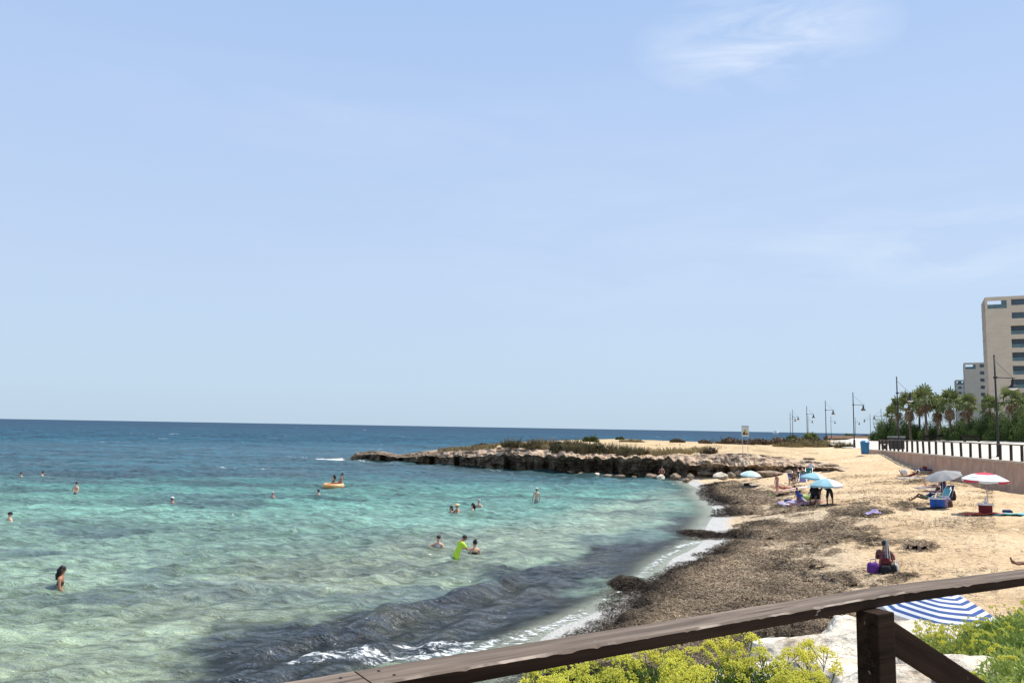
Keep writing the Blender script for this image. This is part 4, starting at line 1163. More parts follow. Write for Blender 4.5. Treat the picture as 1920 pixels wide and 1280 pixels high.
# warning sign on two posts
M_SIGN = mat('sign_panel', (.70, .68, .60), (.62, .60, .52), 5, .5); M_YEL = mat('sign_yellow', (.78, .58, .05), (.70, .52, .05), 5, .5)
M_GREY = mat('galvanised_metal', (.50, .51, .52), (.40, .41, .42), 8, .4, metal=.5)
sy = 76.5
pc = at_y(1397.5, 846, sy); r = empty('warning_sign', (pc.x, pc.y, HIGH(pc.x, pc.y)), 0)
sz = at_y(1397.5, 818, sy).z - r.location.z; st = at_y(1397.5, 797.5, sy).z - r.location.z
tag(r, 'pale warning sign with a yellow triangle on two thin posts above the rocks', 'warning sign')
for k in (-1, 1):
    b = MB(); b.tube([(k * .25, 0, -.3), (k * .25, 0, st - .02)], .022, M_GREY, 8); b.build('post', r)
b = MB(); b.box((0, -.04, (sz + st) / 2), (.70, .03, st - sz), M_SIGN); pn = b.build('panel', r)
zc_ = (sz + st) / 2 - .12
b = MB()
def tri(mb, s, y, m, z):
    V = [(-s, y, z - s * .8), (s, y, z - s * .8), (0, y, z + s * .95)]; V += [(a, y + .008, c) for a, _, c in V]
    mb.add(V, [(0, 1, 2), (5, 4, 3), (0, 3, 4, 1), (1, 4, 5, 2), (2, 5, 3, 0)], m)
tri(b, .30, -.068, M_BLACK, zc_ + .02); tri(b, .235, -.076, M_YEL, zc_ + .01)
b.build('triangle', pn)
b = MB(); b.add([(-.22, -.080, zc_ - .18), (.04, -.080, zc_ - .18), (-.05, -.080, zc_ + .0), (-.10, -.080, zc_ + .08), (-.16, -.080, zc_ - .02)], [(0, 1, 2, 3, 4)], M_BLACK)
b.add([(.05, -.080, zc_ - .18), (.19, -.080, zc_ - .18), (.14, -.080, zc_ - .06)], [(0, 1, 2)], M_BLACK); b.ball((.05, -.084, zc_ + .03), (.03, .006, .03), M_BLACK, 8, 5)
b.build('pictogram', pn)
b = MB(); b.box((0, -.058, st - .09), (.62, .008, .10), M_GREY); b.build('header_strip', pn)

# low boundary wall and scrub where the promenade ends far away
pa_, pb_ = at_y(1552, 824, 280), at_y(1642, 824, 275)
r = empty('low_wall', ((pa_.x + pb_.x) / 2, (pa_.y + pb_.y) / 2, 3.0)); tag(r, 'low brown wall closing the far end of the promenade', 'wall')
b = MB(); b.box((0, 0, .45), ((pb_ - pa_).length, .4, .9), M_WALL); b.build('wall_face', r)
b = MB(); b.box((0, 0, .94), ((pb_ - pa_).length + .1, .5, .08), M_CAP); b.build('capping', r)
r.rotation_euler = (0, 0, math.atan2(pb_.y - pa_.y, pb_.x - pa_.x))
for i_, (px_, w__, h__, m__, lb_) in enumerate([(1551, 14, 5, G_BROWN, 'far small bush left of the end of the low far wall'), (1592, 26, 8, G_DARK, 'far green bush above the low wall left of the lamp beside the blue bin'), (1622, 24, 6, G_BROWN, 'far brown bush above the low wall right of the lamp beside the blue bin'), (1572, 22, 5, G_OLIVE, 'far olive bush above the low wall in the middle of its length'), (1640, 18, 8, G_DARK, 'far green bush where the low wall meets the hedge')]):
    bush(px_, 823, w__, h__, 'leaf', m__, lb_, Y=284, seed=500 + i_, group='far bushes along the low wall', size=.3, n=900)
# far white motor boat with its wake
p = at(1455, 813.5, 0)
kx = p.y / FPX
r = empty('motor_boat', (p.x, p.y, .0), R(60)); tag(r, 'small white motor boat far out near the horizon', 'motor boat')
S_ = kx * 25 / 8.0
b = MB(); V = []
for x, w_, k0, dk in [(-4, 1.2, 0, 1.0), (-2, 1.4, -.1, 1.05), (1, 1.4, -.1, 1.2), (3, .9, 0, 1.4), (4.3, .05, .5, 1.6)]:
    V += [(x * S_, -w_ * S_, dk * S_), (x * S_, -w_ * .7 * S_, k0 * S_), (x * S_, w_ * .7 * S_, k0 * S_), (x * S_, w_ * S_, dk * S_)]
F = []
for i in range(4):
    for k in range(3): F.append((i * 4 + k, (i + 1) * 4 + k, (i + 1) * 4 + k + 1, i * 4 + k + 1))
    F.append((i * 4 + 3, (i + 1) * 4 + 3, (i + 1) * 4, i * 4))
F.append((0, 1, 2, 3))
b.add(V, F, M_WHITE); b.build('hull', r)
b = MB(); b.box((-.4 * S_, 0, 1.75 * S_), (3.6 * S_, 1.9 * S_, 1.1 * S_), M_WHITE); cb = b.build('cabin', r, bevel=.2 * S_)
b = MB(); b.box((-.4 * S_, -.97 * S_, 1.95 * S_), (2.0 * S_, .06, .22 * S_), M_WIN); b.build('window', cb)
b = MB(); b.tube([(-1.6 * S_, 0, 2.2 * S_), (-1.9 * S_, 0, 3.2 * S_)], .05 * S_, M_WHITE, 5); b.build('mast', r)

# ------------------------------------------------------------------ boulders
M_ROCKL = rock_material('pale_limestone', attr=False, c1=(.82, .73, .59), c2=(.76, .66, .51), c3=(.50, .38, .26), scale=2.0)
M_ROCKB = rock_material('brown_rock', attr=False, c1=(.36, .275, .19), c2=(.22, .16, .11), c3=(.12, .085, .06), scale=1.4)
def boulder(loc, dims, m, label, seed, rz=0, sub=4, group=None, amp=.28, name='boulder', flat=.0):
    bm = bmesh.new(); bmesh.ops.create_icosphere(bm, subdivisions=sub, radius=1)
    g = random.Random(seed); planes = []
    for _ in range(11):
        n = Vector((g.gauss(0, 1), g.gauss(0, 1), g.gauss(0, 1))).normalized(); planes.append((n, g.uniform(.62, .86)))
    from mathutils import noise as mn
    o = Vector((seed * 3.1, 0, 0))
    for v in bm.verts:
        p = v.co.copy()
        for n, d in planes:
            k = p.dot(n)
            if k > d: p -= n * (k - d) * .88
        p += v.co * (mn.fractal(p * 1.6 + o, 1.0, 2.1, 4) * amp * .45 + mn.fractal(p * 6 + o, 1.0, 2.1, 3) * amp * .12)
        v.co = Vector((p.x * dims[0], p.y * dims[1], p.z * dims[2]))
    me = bpy.data.meshes.new(name); bm.to_mesh(me); bm.free(); me.materials.append(m)
    me.polygons.foreach_set('use_smooth', [sub >= 5] * len(me.polygons))
    ob = link(name, me); ob.location = loc; ob.rotation_euler = (0, 0, rz)
    tag(ob, label, 'boulder', group); return ob
BG = 'rocks at the foot of the headland cliff'
FOOT = [ # px, py base, width px, height px, z, label, material
 (1222,898,26,12,.05,'slanting pale slab leaning on the cliff foot left of the seated bather'),
 (1241,900,20,12,.05,'pale rock the bather sits on at the cliff foot'),
 (1268,899,22,14,.1,'round yellowish boulder right of the seated bather'),
 (1287,903,20,7,.08,'low pale rock in the shallow water corner'),
 (1296,898,20,12,.2,'reddish rock leaning in the recess of the cliff'),
 (1120,892,12,7,0,'small white rock in the shadow of the cliff'),
 (1142,894,26,6,0,'pale flat rock at the waterline in the middle of the cliff'),
 (1164,895,22,6,0,'pale rock at the waterline right of the flat one'),
 (1190,896,14,5,0,'little pale rock at the waterline left of the slanting slab'),
 (1072,887,18,6,0,'low olive rock at the waterline below the green bush'),
 (1090,889,14,5,0,'dark low rock at the waterline right below the green bush'),
 (1354,898,34,15,.75,'big pale rounded boulder left of the lone white parasol'),
 (1372,896,20,12,.75,'brown boulder tucked between the big pale one and the lone parasol'),
 (1386,892,18,14,.8,'dark grey boulder behind the lone white parasol'),
 (1328,890,40,9,.6,'long flat shaded slab under the overhang by the recess'),
 (1448,893,60,12,1.05,'long reddish rock under the overhang behind the beach group'),
 (1480,888,22,9,1.2,'pinkish block under the overhang right of the long reddish rock'),
 (1560,874,34,6,2.1,'low rock where the cliff runs out into the sand'),
 (1520,862,30,5,2.4,'dark flat rock on top of the cliff above the beach group'),
 (1463,864,40,7,2.0,'pale ledge rock on the cliff above the beach group'),
]
for i, (px, py, wpx, hpx, z, lab) in enumerate(FOOT):
    p = at(px, py, z); k = p.y / FPX
    boulder(p + Vector((0, wpx * k * .3, hpx * k * .35)), (wpx * k * .48, wpx * k * .4, hpx * k * .55), M_ROCKB if i not in (1, 5, 11) else M_ROCKL, lab, 40 + i, rz=i * 1.3, sub=3, group=BG)
# dark wet weed-covered heads in the shallows
# pale boulders on the slope below the viewer
NB = 'pale boulders on the bank below the wooden railing'
BOULD = [ # px, py (centre), distance, dims, label
 (1560,1250,7.6,(.62,.50,.34),'pale boulder left of the wooden railing post, beside the yellow flowers'),
 (1470,1300,7.0,(.70,.55,.30),'flat pale boulder at the bottom edge under the yellow flowers'),
 (1625,1300,6.6,(.75,.50,.28),'low pale boulder directly behind the railing post'),
 (1600,1216,8.6,(.42,.40,.30),'small brownish boulder peeping out left of the post below the weed'),
 (1740,1243,7.2,(.85,.55,.30),'long bright slab right of the post behind the diagonal brace'),
 (1760,1300,6.0,(.62,.45,.22),'lower slab at the bottom edge right of the post'),
 (1845,1262,6.6,(.62,.50,.32),'pale boulder above the diagonal brace near the right edge'),
 (1850,1228,7.6,(.42,.32,.22),'rough grey boulder between green plants near the right edge'),
 (1770,1205,8.2,(.35,.30,.20),'small pale boulder just below the striped parasol'),
 (1900,1300,5.6,(.50,.45,.25),'boulder in the bottom right corner'),
]
for i, (px, py, Y, dm, lab) in enumerate(BOULD):
    p = at_y(px, py, Y)
    boulder(p - Vector((0, 0, dm[2] * .15)), tuple(v * 1.25 for v in dm), M_ROCKL, lab, 80 + i, rz=-.3 + (i % 3) * .35, sub=6, group=NB, amp=.20)
# earth bank below the railing that carries them
bx = np.linspace(-7, 26, 170); by = np.linspace(0, 1, 70)
EX, EF = np.meshgrid(bx, by)
# edge of the terrace follows the rail; the bank falls away from it to the beach
edge_y = np.interp(EX, [-7, 0, 1.6, 6, 12.5, 21, 26], [-1.2, 1.9, 3.0, 5.2, 9.0, 15, 20.5])
EY = edge_y + EF * 6.6
top = 3.12; kk = np.interp(EX, [-7, -1, 2, 26], [3.0, 2.2, 1.2, 1.2])
EZ = top - (EF ** .9) * np.interp(EX, [-7, -1, .5, 2.6, 8, 26], [4.8, 3.8, 3.4, 2.7, 2.6, 2.2]) + (fbm(EX * .9, EY * .9, 4, 88) - .5) * .45 * smooth(0, .15, EF)
EZ = np.minimum(EZ, 3.14)
EZ[-1] -= 1.2
def BANK(x, y):
    ey = float(np.interp(x, [-7, 0, 1.6, 6, 12.5, 21, 26], [-1.2, 1.9, 3.0, 5.2, 9.0, 15, 20.5])); f = min(1, max(0, (y - ey) / 6.6))
    j = min(69, int(f * 69)); i = min(169, max(0, int((x + 7) / 33 * 169)))
    return float(EZ[j, i])
M_EARTH = mat('dry_earth_bank', (.30, .23, .15), (.13, .10, .06), 2.5, .95, bump=1, bscale=9, detail=8)
bo = np_mesh('earth_bank', np.stack([EX, EY, EZ], -1).reshape(-1, 3), grid_faces(*EX.shape), M_EARTH, smooth_=True); tag(bo, kind='structure')

# ------------------------------------------------------------------ the near wooden railing
def rail_wood(name, c1, c2, d):
    m = bpy.data.materials.new(name); m.use_nodes = True
    t = m.node_tree; b = t.nodes['Principled BSDF']; b.inputs['Roughness'].default_value = .7; b.inputs['Specular IOR Level'].default_value = .06
    tcn = N(t, 'ShaderNodeTexCoord').outputs['Object']
    def ns(s, st, det=6, r=.6):
        mp = N(t, 'ShaderNodeMapping'); mp.inputs['Scale'].default_value = st; L(t, tcn, mp.inputs[0])
        n = N(t, 'ShaderNodeTexNoise'); n.inputs['Scale'].default_value = s; n.inputs['Detail'].default_value = det; n.inputs['Roughness'].default_value = r
        L(t, mp.outputs[0], n.inputs[0]); return n.outputs[0]
    grain = ns(14, (.08, 1.6, 1.6), 8, .7); blot = ns(3, (.35, 2, 2), 4)
    c = ramp(t, [(.32, c2), (.52, c1), (.68, tuple(v * 1.5 for v in c1))], grain).outputs[0]
    c = mixc(t, 1.0, c, ramp(t, [(.3, .7), (.65, 1.25)], blot).outputs[0], 'MULTIPLY')
    crk = ramp(t, [(.485, 0.), (.497, 1.), (.503, 1.), (.515, 0.)], ns(5, (.06, 2.2, 2.2), 5, .55)).outputs[0]
    crm = ramp(t, [(.52, 0.), (.6, 1.)], ns(2.2, (.5, 1, 1), 3)).outputs[0]
    c = mixc(t, math_n(t, 'MULTIPLY', math_n(t, 'MULTIPLY', crk, crm), .85), c, tuple(v * .22 for v in c2))
    speck = ramp(t, [(.73, 0.), (.76, 1.)], ns(38, (.3, 1, 1), 2, .5)).outputs[0]
    c = mixc(t, math_n(t, 'MULTIPLY', speck, .5), c, (.35, .32, .28))
    L(t, c, b.inputs['Base Color'])
    bp = N(t, 'ShaderNodeBump'); bp.inputs['Strength'].default_value = .9; bp.inputs['Distance'].default_value = .004
    L(t, grain, bp.inputs['Height']); L(t, bp.outputs[0], b.inputs['Normal'])
    return m
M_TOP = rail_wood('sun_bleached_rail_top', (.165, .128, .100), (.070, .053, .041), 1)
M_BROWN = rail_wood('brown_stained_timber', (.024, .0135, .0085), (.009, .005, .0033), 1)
M_CHIP = mat('worn_bare_edge', (.36, .29, .23), (.13, .095, .07), 5, .8, coord='obj', lo=.40, hi=.50)
ZT = H - .63
r = empty('wooden_railing', (1.2, 2.6, 3.22)); tag(r, 'dark brown wooden railing with a diagonal brace crossing the foreground', 'railing')
RW, RH = .122, .042
def on_rail(px, py): return at(px, py, ZT)
Pj = on_rail(663, 1256.5); Pp = on_rail(1640, 1099.5); Pe = on_rail(1920, 1066)
dA = (Pp - Pj).normalized(); dB = (Pe - Pp).normalized()
Pa = Pj - dA * 1.6; Pz = Pp + dB * 4.2
def plank(a, b, wd, ht, mt, name, seed, parent, seg=70, ztop=0., chips=True, sideways=None):
    """a plank whose far upper edge runs a-b; slightly irregular like old timber"""
    d = (b - a); Ln = d.length; d.normalize(); nrm = Vector((d.y, -d.x, 0)).normalized()   # towards the viewer
    upv = nrm.cross(d) if nrm.cross(d).z > 0 else d.cross(nrm)
    V = []; F = []; MI = []
    c = .0035
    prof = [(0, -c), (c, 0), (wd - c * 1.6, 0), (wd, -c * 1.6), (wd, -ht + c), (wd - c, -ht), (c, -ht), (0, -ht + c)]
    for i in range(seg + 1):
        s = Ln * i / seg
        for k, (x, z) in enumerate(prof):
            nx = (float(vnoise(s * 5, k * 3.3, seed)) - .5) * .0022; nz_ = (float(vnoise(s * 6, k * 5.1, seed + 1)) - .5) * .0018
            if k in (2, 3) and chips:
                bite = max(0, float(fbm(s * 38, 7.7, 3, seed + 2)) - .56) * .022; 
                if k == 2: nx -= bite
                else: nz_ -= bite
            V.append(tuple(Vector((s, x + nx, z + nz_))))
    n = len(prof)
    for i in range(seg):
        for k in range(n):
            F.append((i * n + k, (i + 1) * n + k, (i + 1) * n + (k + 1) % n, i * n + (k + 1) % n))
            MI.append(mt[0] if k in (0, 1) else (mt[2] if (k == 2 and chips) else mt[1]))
    F.append(tuple(range(n))); F.append(tuple(seg * n + k for k in range(n))[::-1]); MI += [mt[1], mt[1]]
    mb = MB()
    me = bpy.data.meshes.new(name); me.from_pydata(V, [], F)
    uniq = []
    for m_ in MI:
        if m_ not in uniq: uniq.append(m_)
    for m_ in uniq: me.materials.append(m_)
    me.polygons.foreach_set('material_index', [uniq.index(m_) for m_ in MI])
    me.update()
    o = link(name, me, parent)
    o.matrix_local = Matrix.Translation(a - parent.location) @ Matrix(((d.x, nrm.x, upv.x, 0), (d.y, nrm.y, upv.y, 0), (d.z, nrm.z, upv.z, 0), (0, 0, 0, 1)))
    bm = bmesh.new(); bm.from_mesh(me); bmesh.ops.recalc_face_normals(bm, faces=bm.faces); bm.to_mesh(me); bm.free()
    return o
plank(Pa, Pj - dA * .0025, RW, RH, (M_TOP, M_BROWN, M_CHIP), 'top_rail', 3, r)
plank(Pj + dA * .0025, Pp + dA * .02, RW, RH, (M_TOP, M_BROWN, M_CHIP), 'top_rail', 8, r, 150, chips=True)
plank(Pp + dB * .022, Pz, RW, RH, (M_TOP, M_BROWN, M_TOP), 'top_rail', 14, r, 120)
for q_, (s_, x_) in enumerate([(.055, .035), (.075, .085), (-.05, .04), (-.06, .09)]):
    mbn = MB(); nA_ = Vector((dA.y, -dA.x, 0)); cn_ = Pj + dA * s_ + nA_ * x_ - r.location
    mbn.ball((0, 0, 0), (.0048, .0048, .0015), M_IRON, 10, 4); on_ = mbn.build('nail_head', r); on_.location = cn_ + Vector((0, 0, .0012))
def near_post(c, ang, name='post'):
    mb = MB(); mb.box((0, 0, -.75), (.098, .098, 1.5), M_BROWN)
    o = mb.build(name, r, bevel=.006); o.location = c - r.location; o.rotation_euler = (0, 0, ang); return o
nB = Vector((dB.y, -dB.x, 0)); nA = Vector((dA.y, -dA.x, 0))
zpost = ZT - RH - .001
pc_ = at(1641, 1147, zpost); pc_.z = zpost
pc_ = pc_ + Vector((.012, .03, 0))
angP = math.atan2(dB.y, dB.x)
near_post(pc_, angP)
near_post(pc_ + dB * 1.9, angP); near_post(pc_ - dA * 1.9, math.atan2(dA.y, dA.x))
# diagonal brace from the head of the post down to the foot of the next one
ba = at(1668, 1150, zpost - .03); 
b0 = pc_ + dB * .05 + Vector((0, 0, -.035)); b1 = pc_ + dB * 1.84 + Vector((0, 0, -.98))
mb = MB(); d = (b1 - b0); Ln = d.length
mb.box((Ln / 2, 0, -.045), (Ln, .045, .105), M_BROWN); o = mb.build('brace', r, bevel=.005)
nn_ = Vector((dB.y, -dB.x, 0)); dd_ = d.normalized(); uu = nn_.cross(dd_); uu = uu if uu.z > 0 else -uu
yv = uu.cross(dd_)
o.matrix_local = Matrix.Translation(b0 - r.location) @ Matrix(((dd_.x, yv.x, uu.x, 0), (dd_.y, yv.y, uu.y, 0), (dd_.z, yv.z, uu.z, 0), (0, 0, 0, 1)))
b0 = pc_ - dA * 1.85 + Vector((0, 0, -.035)); b1 = pc_ - dA * .05 + Vector((0, 0, -.98)); d = (b1 - b0)
mb = MB(); mb.box((Ln / 2, 0, -.045), (d.length, .045, .105), M_BROWN); o = mb.build('brace', r, bevel=.005)
dd_ = d.normalized(); nn_ = Vector((dA.y, -dA.x, 0)); uu = nn_.cross(dd_); uu = uu if uu.z > 0 else -uu; yv = uu.cross(dd_)
o.matrix_local = Matrix.Translation(b0 - r.location) @ Matrix(((dd_.x, yv.x, uu.x, 0), (dd_.y, yv.y, uu.y, 0), (dd_.z, yv.z, uu.z, 0), (0, 0, 0, 1)))

# ------------------------------------------------------------------ yellow-green coastal plants
M_UMB = leaf_mat('umbel_flowers', (.86, .80, .14), (.60, .62, .09), .3)
M_STEM = leaf_mat('plant_stems', (.24, .28, .07), (.17, .22, .05), .1)
M_FLEAF = leaf_mat('fleshy_leaves', (.12, .19, .035), (.055, .10, .018), .25)
M_FLEAF2 = leaf_mat('bright_fleshy_leaves', (.36, .43, .11), (.20, .27, .06), .25)
def plant_mesh(seed, nst, hgt, spread, usz, nleaf, leafy=1.0, fl=.0045, separate=False):
    g = np.random.default_rng(seed)
    r = empty('flowering_plant', (0, 0, 0))
    st, F = MB(), None
    uv, uf = [], []
    octv = np.array([[1, 0, 0], [-1, 0, 0], [0, 1, 0], [0, -1, 0], [0, 0, 1], [0, 0, -1]], float)
    octf = [(0, 2, 4), (2, 1, 4), (1, 3, 4), (3, 0, 4), (2, 0, 5), (1, 2, 5), (3, 1, 5), (0, 3, 5)]
    tri_v = [np.zeros((0, 3))]; cnt = 0
    marks_ = []
    def umbel(c, d, s):
        nonlocal cnt
        marks_.append(cnt)
        a = np.cross(d, [.3, .9, .1]); a /= np.linalg.norm(a); b = np.cross(d, a)
        k = int(16 * (s / .03) ** 1.2)
        for i in range(k):
            rr_ = s * math.sqrt((i + .5) / k); t = i * 2.4
            p = c + a * rr_ * math.cos(t) + b * rr_ * math.sin(t) + d * (s * .55 * (1 - (rr_ / s) ** 2)) + g.normal(0, s * .05, 3)
            for _ in range(5):
                q = p + g.normal(0, fl * .75, 3)
                tri_v.append(q + octv * (fl * g.uniform(.5, .85))); cnt += 1
            st.add([tuple(c - d * s * .5 + np.array([.0006, 0, 0])), tuple(c - d * s * .5 - np.array([.0006, 0, 0])), tuple(p)], [(0, 1, 2)], M_STEM)
    for i in range(nst):
        t = g.uniform(0, 6.28); rd_ = spread * math.sqrt(g.uniform(0, 1)); b0 = np.array([math.cos(t) * rd_ * .35, math.sin(t) * rd_ * .35, 0])
        h = hgt * g.uniform(.65, 1.08); tp = np.array([math.cos(t) * rd_, math.sin(t) * rd_, h]); mid = (b0 + tp) / 2 + np.array([math.cos(t), math.sin(t), 0]) * -.02
        st.tube([b0, mid, tp], [.0035, .0028, .0018], M_STEM, 4, cap=False)
        d = tp - mid; d /= np.linalg.norm(d)
        umbel(tp, d, usz * g.uniform(.8, 1.25))
        for _ in range(g.integers(1, 4)):
            f_ = g.uniform(.45, .85); q = mid + (tp - mid) * f_; e = q + (rand_unit(1, g)[0] * np.array([1, 1, .3]) + np.array([0, 0, .9])) * h * g.uniform(.12, .24)
            st.tube([q, e], [.0018, .0013], M_STEM, 4, cap=False); dd2 = e - q; dd2 /= np.linalg.norm(dd2); umbel(e, dd2, usz * g.uniform(.5, .95))
    st.build('stems', r)
    V = np.concatenate(tri_v[1:]); n = cnt
    F = (np.array(octf)[None] + (np.arange(n) * 6)[:, None, None]).reshape(-1, 3)
    if separate:
        marks_.append(cnt)
        for m0, m1 in zip(marks_[:-1], marks_[1:]): np_mesh('flower_head', V[m0 * 6:m1 * 6], F[:(m1 - m0) * 8], M_UMB, r)
    else: np_mesh('flowers', V, F, M_UMB, r)
    # narrow forked leaves
    n = nleaf
    t = g.uniform(0, 6.28, n); rd_ = spread * 1.05 * np.sqrt(g.uniform(0, 1, n)); z = hgt * g.uniform(.02, .88, n) * (1 - .35 * (rd_ / spread) ** 2)
    p = np.stack([np.cos(t) * rd_, np.sin(t) * rd_, z], -1)
    d = rand_unit(n, g) * np.array([1, 1, .5]) + np.stack([np.cos(t) * .4, np.sin(t) * .4, np.full(n, .8)], -1); d /= np.linalg.norm(d, axis=1, keepdims=True)
    s = np.cross(d, rand_unit(n, g)); s /= np.linalg.norm(s, axis=1, keepdims=True)
    ln_ = g.uniform(.018, .045, (n, 1)) * leafy; w_ = g.uniform(.0024, .0042, (n, 1)) * leafy * (1.5 if leafy > 1.1 else 1)
    V = np.stack([p - s * w_ * .4, p + s * w_ * .4, p + d * ln_ * .55 + s * w_, p + d * ln_, p + d * ln_ * .55 - s * w_], 1)
    A = V[:, [0, 1, 2, 4]].reshape(-1, 3); B = V[:, [4, 2, 3, 3]].reshape(-1, 3)
    F1 = np.arange(n * 5).reshape(-1, 5)
    np_mesh('leaves', V.reshape(-1, 3), F1, M_FLEAF2 if leafy > 1.1 else M_FLEAF, r)
    return r
PV = [plant_mesh(1, 6, .40, .20, .038, 2200, fl=.0052), plant_mesh(2, 5, .34, .22, .035, 2400, fl=.0052), plant_mesh(3, 6, .44, .18, .040, 2000, fl=.0052)]
PW = [plant_mesh(4, 12, .50, .30, .028, 2600, 1.3, .006), plant_mesh(5, 5, .50, .33, .026, 3600, 1.5, .006, True)]
PGN = 'yellow flowering plants below the railing'
FPL = [ # px, py of the top, distance, proto
 (1062,1262,3.15,0),(1110,1243,3.3,1),(1150,1238,3.5,2),(1190,1225,3.6,0),(1235,1218,3.6,1),(1282,1210,3.8,2),(1325,1212,3.8,0),(1372,1200,3.9,2),(1420,1208,3.9,1),(1455,1218,3.8,0),(1500,1218,4.0,2),
 (1100,1275,3.0,2),(1170,1262,3.1,0),(1240,1255,3.2,2),(1310,1250,3.3,1),(1380,1248,3.4,0),(1450,1255,3.4,2),(1515,1262,3.5,1),(1350,1282,3.0,2),(1040,1290,2.9,1),(1265,1284,2.95,0),(1430,1288,3.1,1)]
ordn = ['first','second','third','fourth','fifth','sixth','seventh','eighth','ninth','tenth','eleventh','twelfth']
placed = {}
def put(protos_, k, key):
    if not placed.get(key): placed[key] = True; return protos_[k]
    return copy_tree(protos_[k])
for i, (px, py, Y, k) in enumerate(FPL):
    p = at_y(px, py, Y); hg = (.44, .38, .48)[k] * 1.0
    o = put(PV, k, ('V', k)); o.location = (p.x, p.y, p.z - hg); o.rotation_euler = (R(-4), R(3), i * 1.9); s_ = 1.0 + .1 * math.sin(i * 2.1); o.scale = (s_, s_, 1)
    row = 'back' if i < 11 else 'front'
    j = i if i < 11 else i - 11
    tag(o, f'yellow green flowering plant below the railing, {ordn[j]} from the left in the {row} row' if j else f'yellow green flowering plant below the railing, leftmost in the {row} row', 'plant', PGN)
RPL = [ # right-hand bank
 (1745,1172,6.6,0),(1770,1180,6.4,0),(1812,1166,6.6,0),(1840,1152,6.9,0),(1868,1130,7.3,0),(1895,1112,7.6,0),(1925,1100,7.8,0),
 (1868,1168,6.4,1),(1890,1148,6.5,1),(1918,1135,6.6,1),(1912,1185,5.8,1),(1925,1165,5.9,1),(1922,1215,5.3,1),(1935,1200,5.3,1),(1925,1245,4.9,1),(1790,1185,6.1,0),(1760,1190,6.3,0),(1820,1178,6.2,0)]
for i, (px, py, Y, k) in enumerate(RPL):
    p = at_y(px, py, Y); hg = .52
    o = put(PW, k, ('W', k)); o.location = (p.x, p.y, p.z - hg); o.rotation_euler = (0, 0, i * 2.3)
    if i >= 15 or i < 2: o.scale = (.6, .6, .7); o.location.z += .52 * .3
    W_ = ['sparse flowering plant just below the left part of the striped parasol','small flowering plant below the middle of the striped parasol','yellow flowering plant at the lower right rim of the striped parasol','flowering plant right of the striped parasol','taller flowering plant on the bank up and right of the striped parasol','flowering plant near the right edge level with the parasol top','topmost flowering plant at the right edge under the rail','leafy green plant behind the small pale boulder at right','dense leafy plant halfway up the right bank','leafy plant at the right edge beside the rail end','lush green plant above the rough grey boulder','lush green plant at the right edge in mid height','green plant right of the rough grey boulder','green plant at the right edge above the corner','lowest green plant in the right hand corner','tiny flowering plant in front of the small pale boulder','tiny sprig just under the striped parasol rim','small plant between the parasol and the pale boulder'][i]
    tag(o, W_, 'plant', 'green plants on the right bank')

# ------------------------------------------------------------------ people
def skin_mat(name, c): return mat(name, c, tuple(v * .85 for v in c), 6, .55, spec=.35, coord='obj')
SK_T = skin_mat('tanned_skin', (.36, .175, .10)); SK_P = skin_mat('fair_skin', (.62, .38, .27)); SK_R = skin_mat('sunburnt_skin', (.52, .25, .17)); SK_D = skin_mat('dark_tanned_skin', (.20, .095, .055))
H_BLK = mat('black_hair', (.012, .010, .009), (.022, .018, .015), 30, .5); H_BRN = mat('brown_hair', (.07, .04, .022), (.04, .024, .014), 30, .55); H_GRY = mat('grey_hair', (.42, .40, .38), (.30, .29, .28), 30, .6)
M_EYE = mat('dark_eye', (.015, .012, .01), (.02, .016, .014), 5, .3); M_LIP = mat('lips', (.30, .09, .07), (.26, .08, .06), 5, .5)
def cloth(name, c, c2=None): return mat(name, c, c2 or tuple(v * .8 for v in c), 9, .85, bump=.4, bscale=30, coord='obj')
C_BLK = cloth('black_cloth', (.018, .018, .022)); C_NAVY = cloth('navy_cloth', (.02, .035, .12)); C_BLUE = cloth('blue_cloth', (.04, .13, .48)); C_NEON = cloth('neon_yellow_cloth', (.62, .78, .06), (.45, .70, .05))
C_RED = cloth('red_cloth', (.45, .05, .04)); C_WHT = cloth('white_cloth', (.74, .73, .70)); C_PINK = cloth('pink_cloth', (.62, .28, .30)); C_TEAL = cloth('teal_cloth', (.02, .20, .19)); C_GRN = cloth('dark_green_cloth', (.03, .10, .07))
C_MAR = cloth('maroon_cloth', (.16, .018, .022)); C_PUR = cloth('purple_cloth', (.13, .035, .24)); C_CYAN = cloth('turquoise_cloth', (.14, .46, .52)); C_ORG = cloth('red_orange_cloth', (.60, .11, .05)); C_LIME = cloth('lime_cloth', (.45, .62, .16)); C_LIL = cloth('lilac_cloth', (.42, .34, .52), (.20, .17, .30)); C_GREY = cloth('grey_cloth', (.30, .30, .31)); C_SAGE = cloth('sage_green_cloth', (.22, .26, .18))
def nv(v): return Vector(v).normalized()
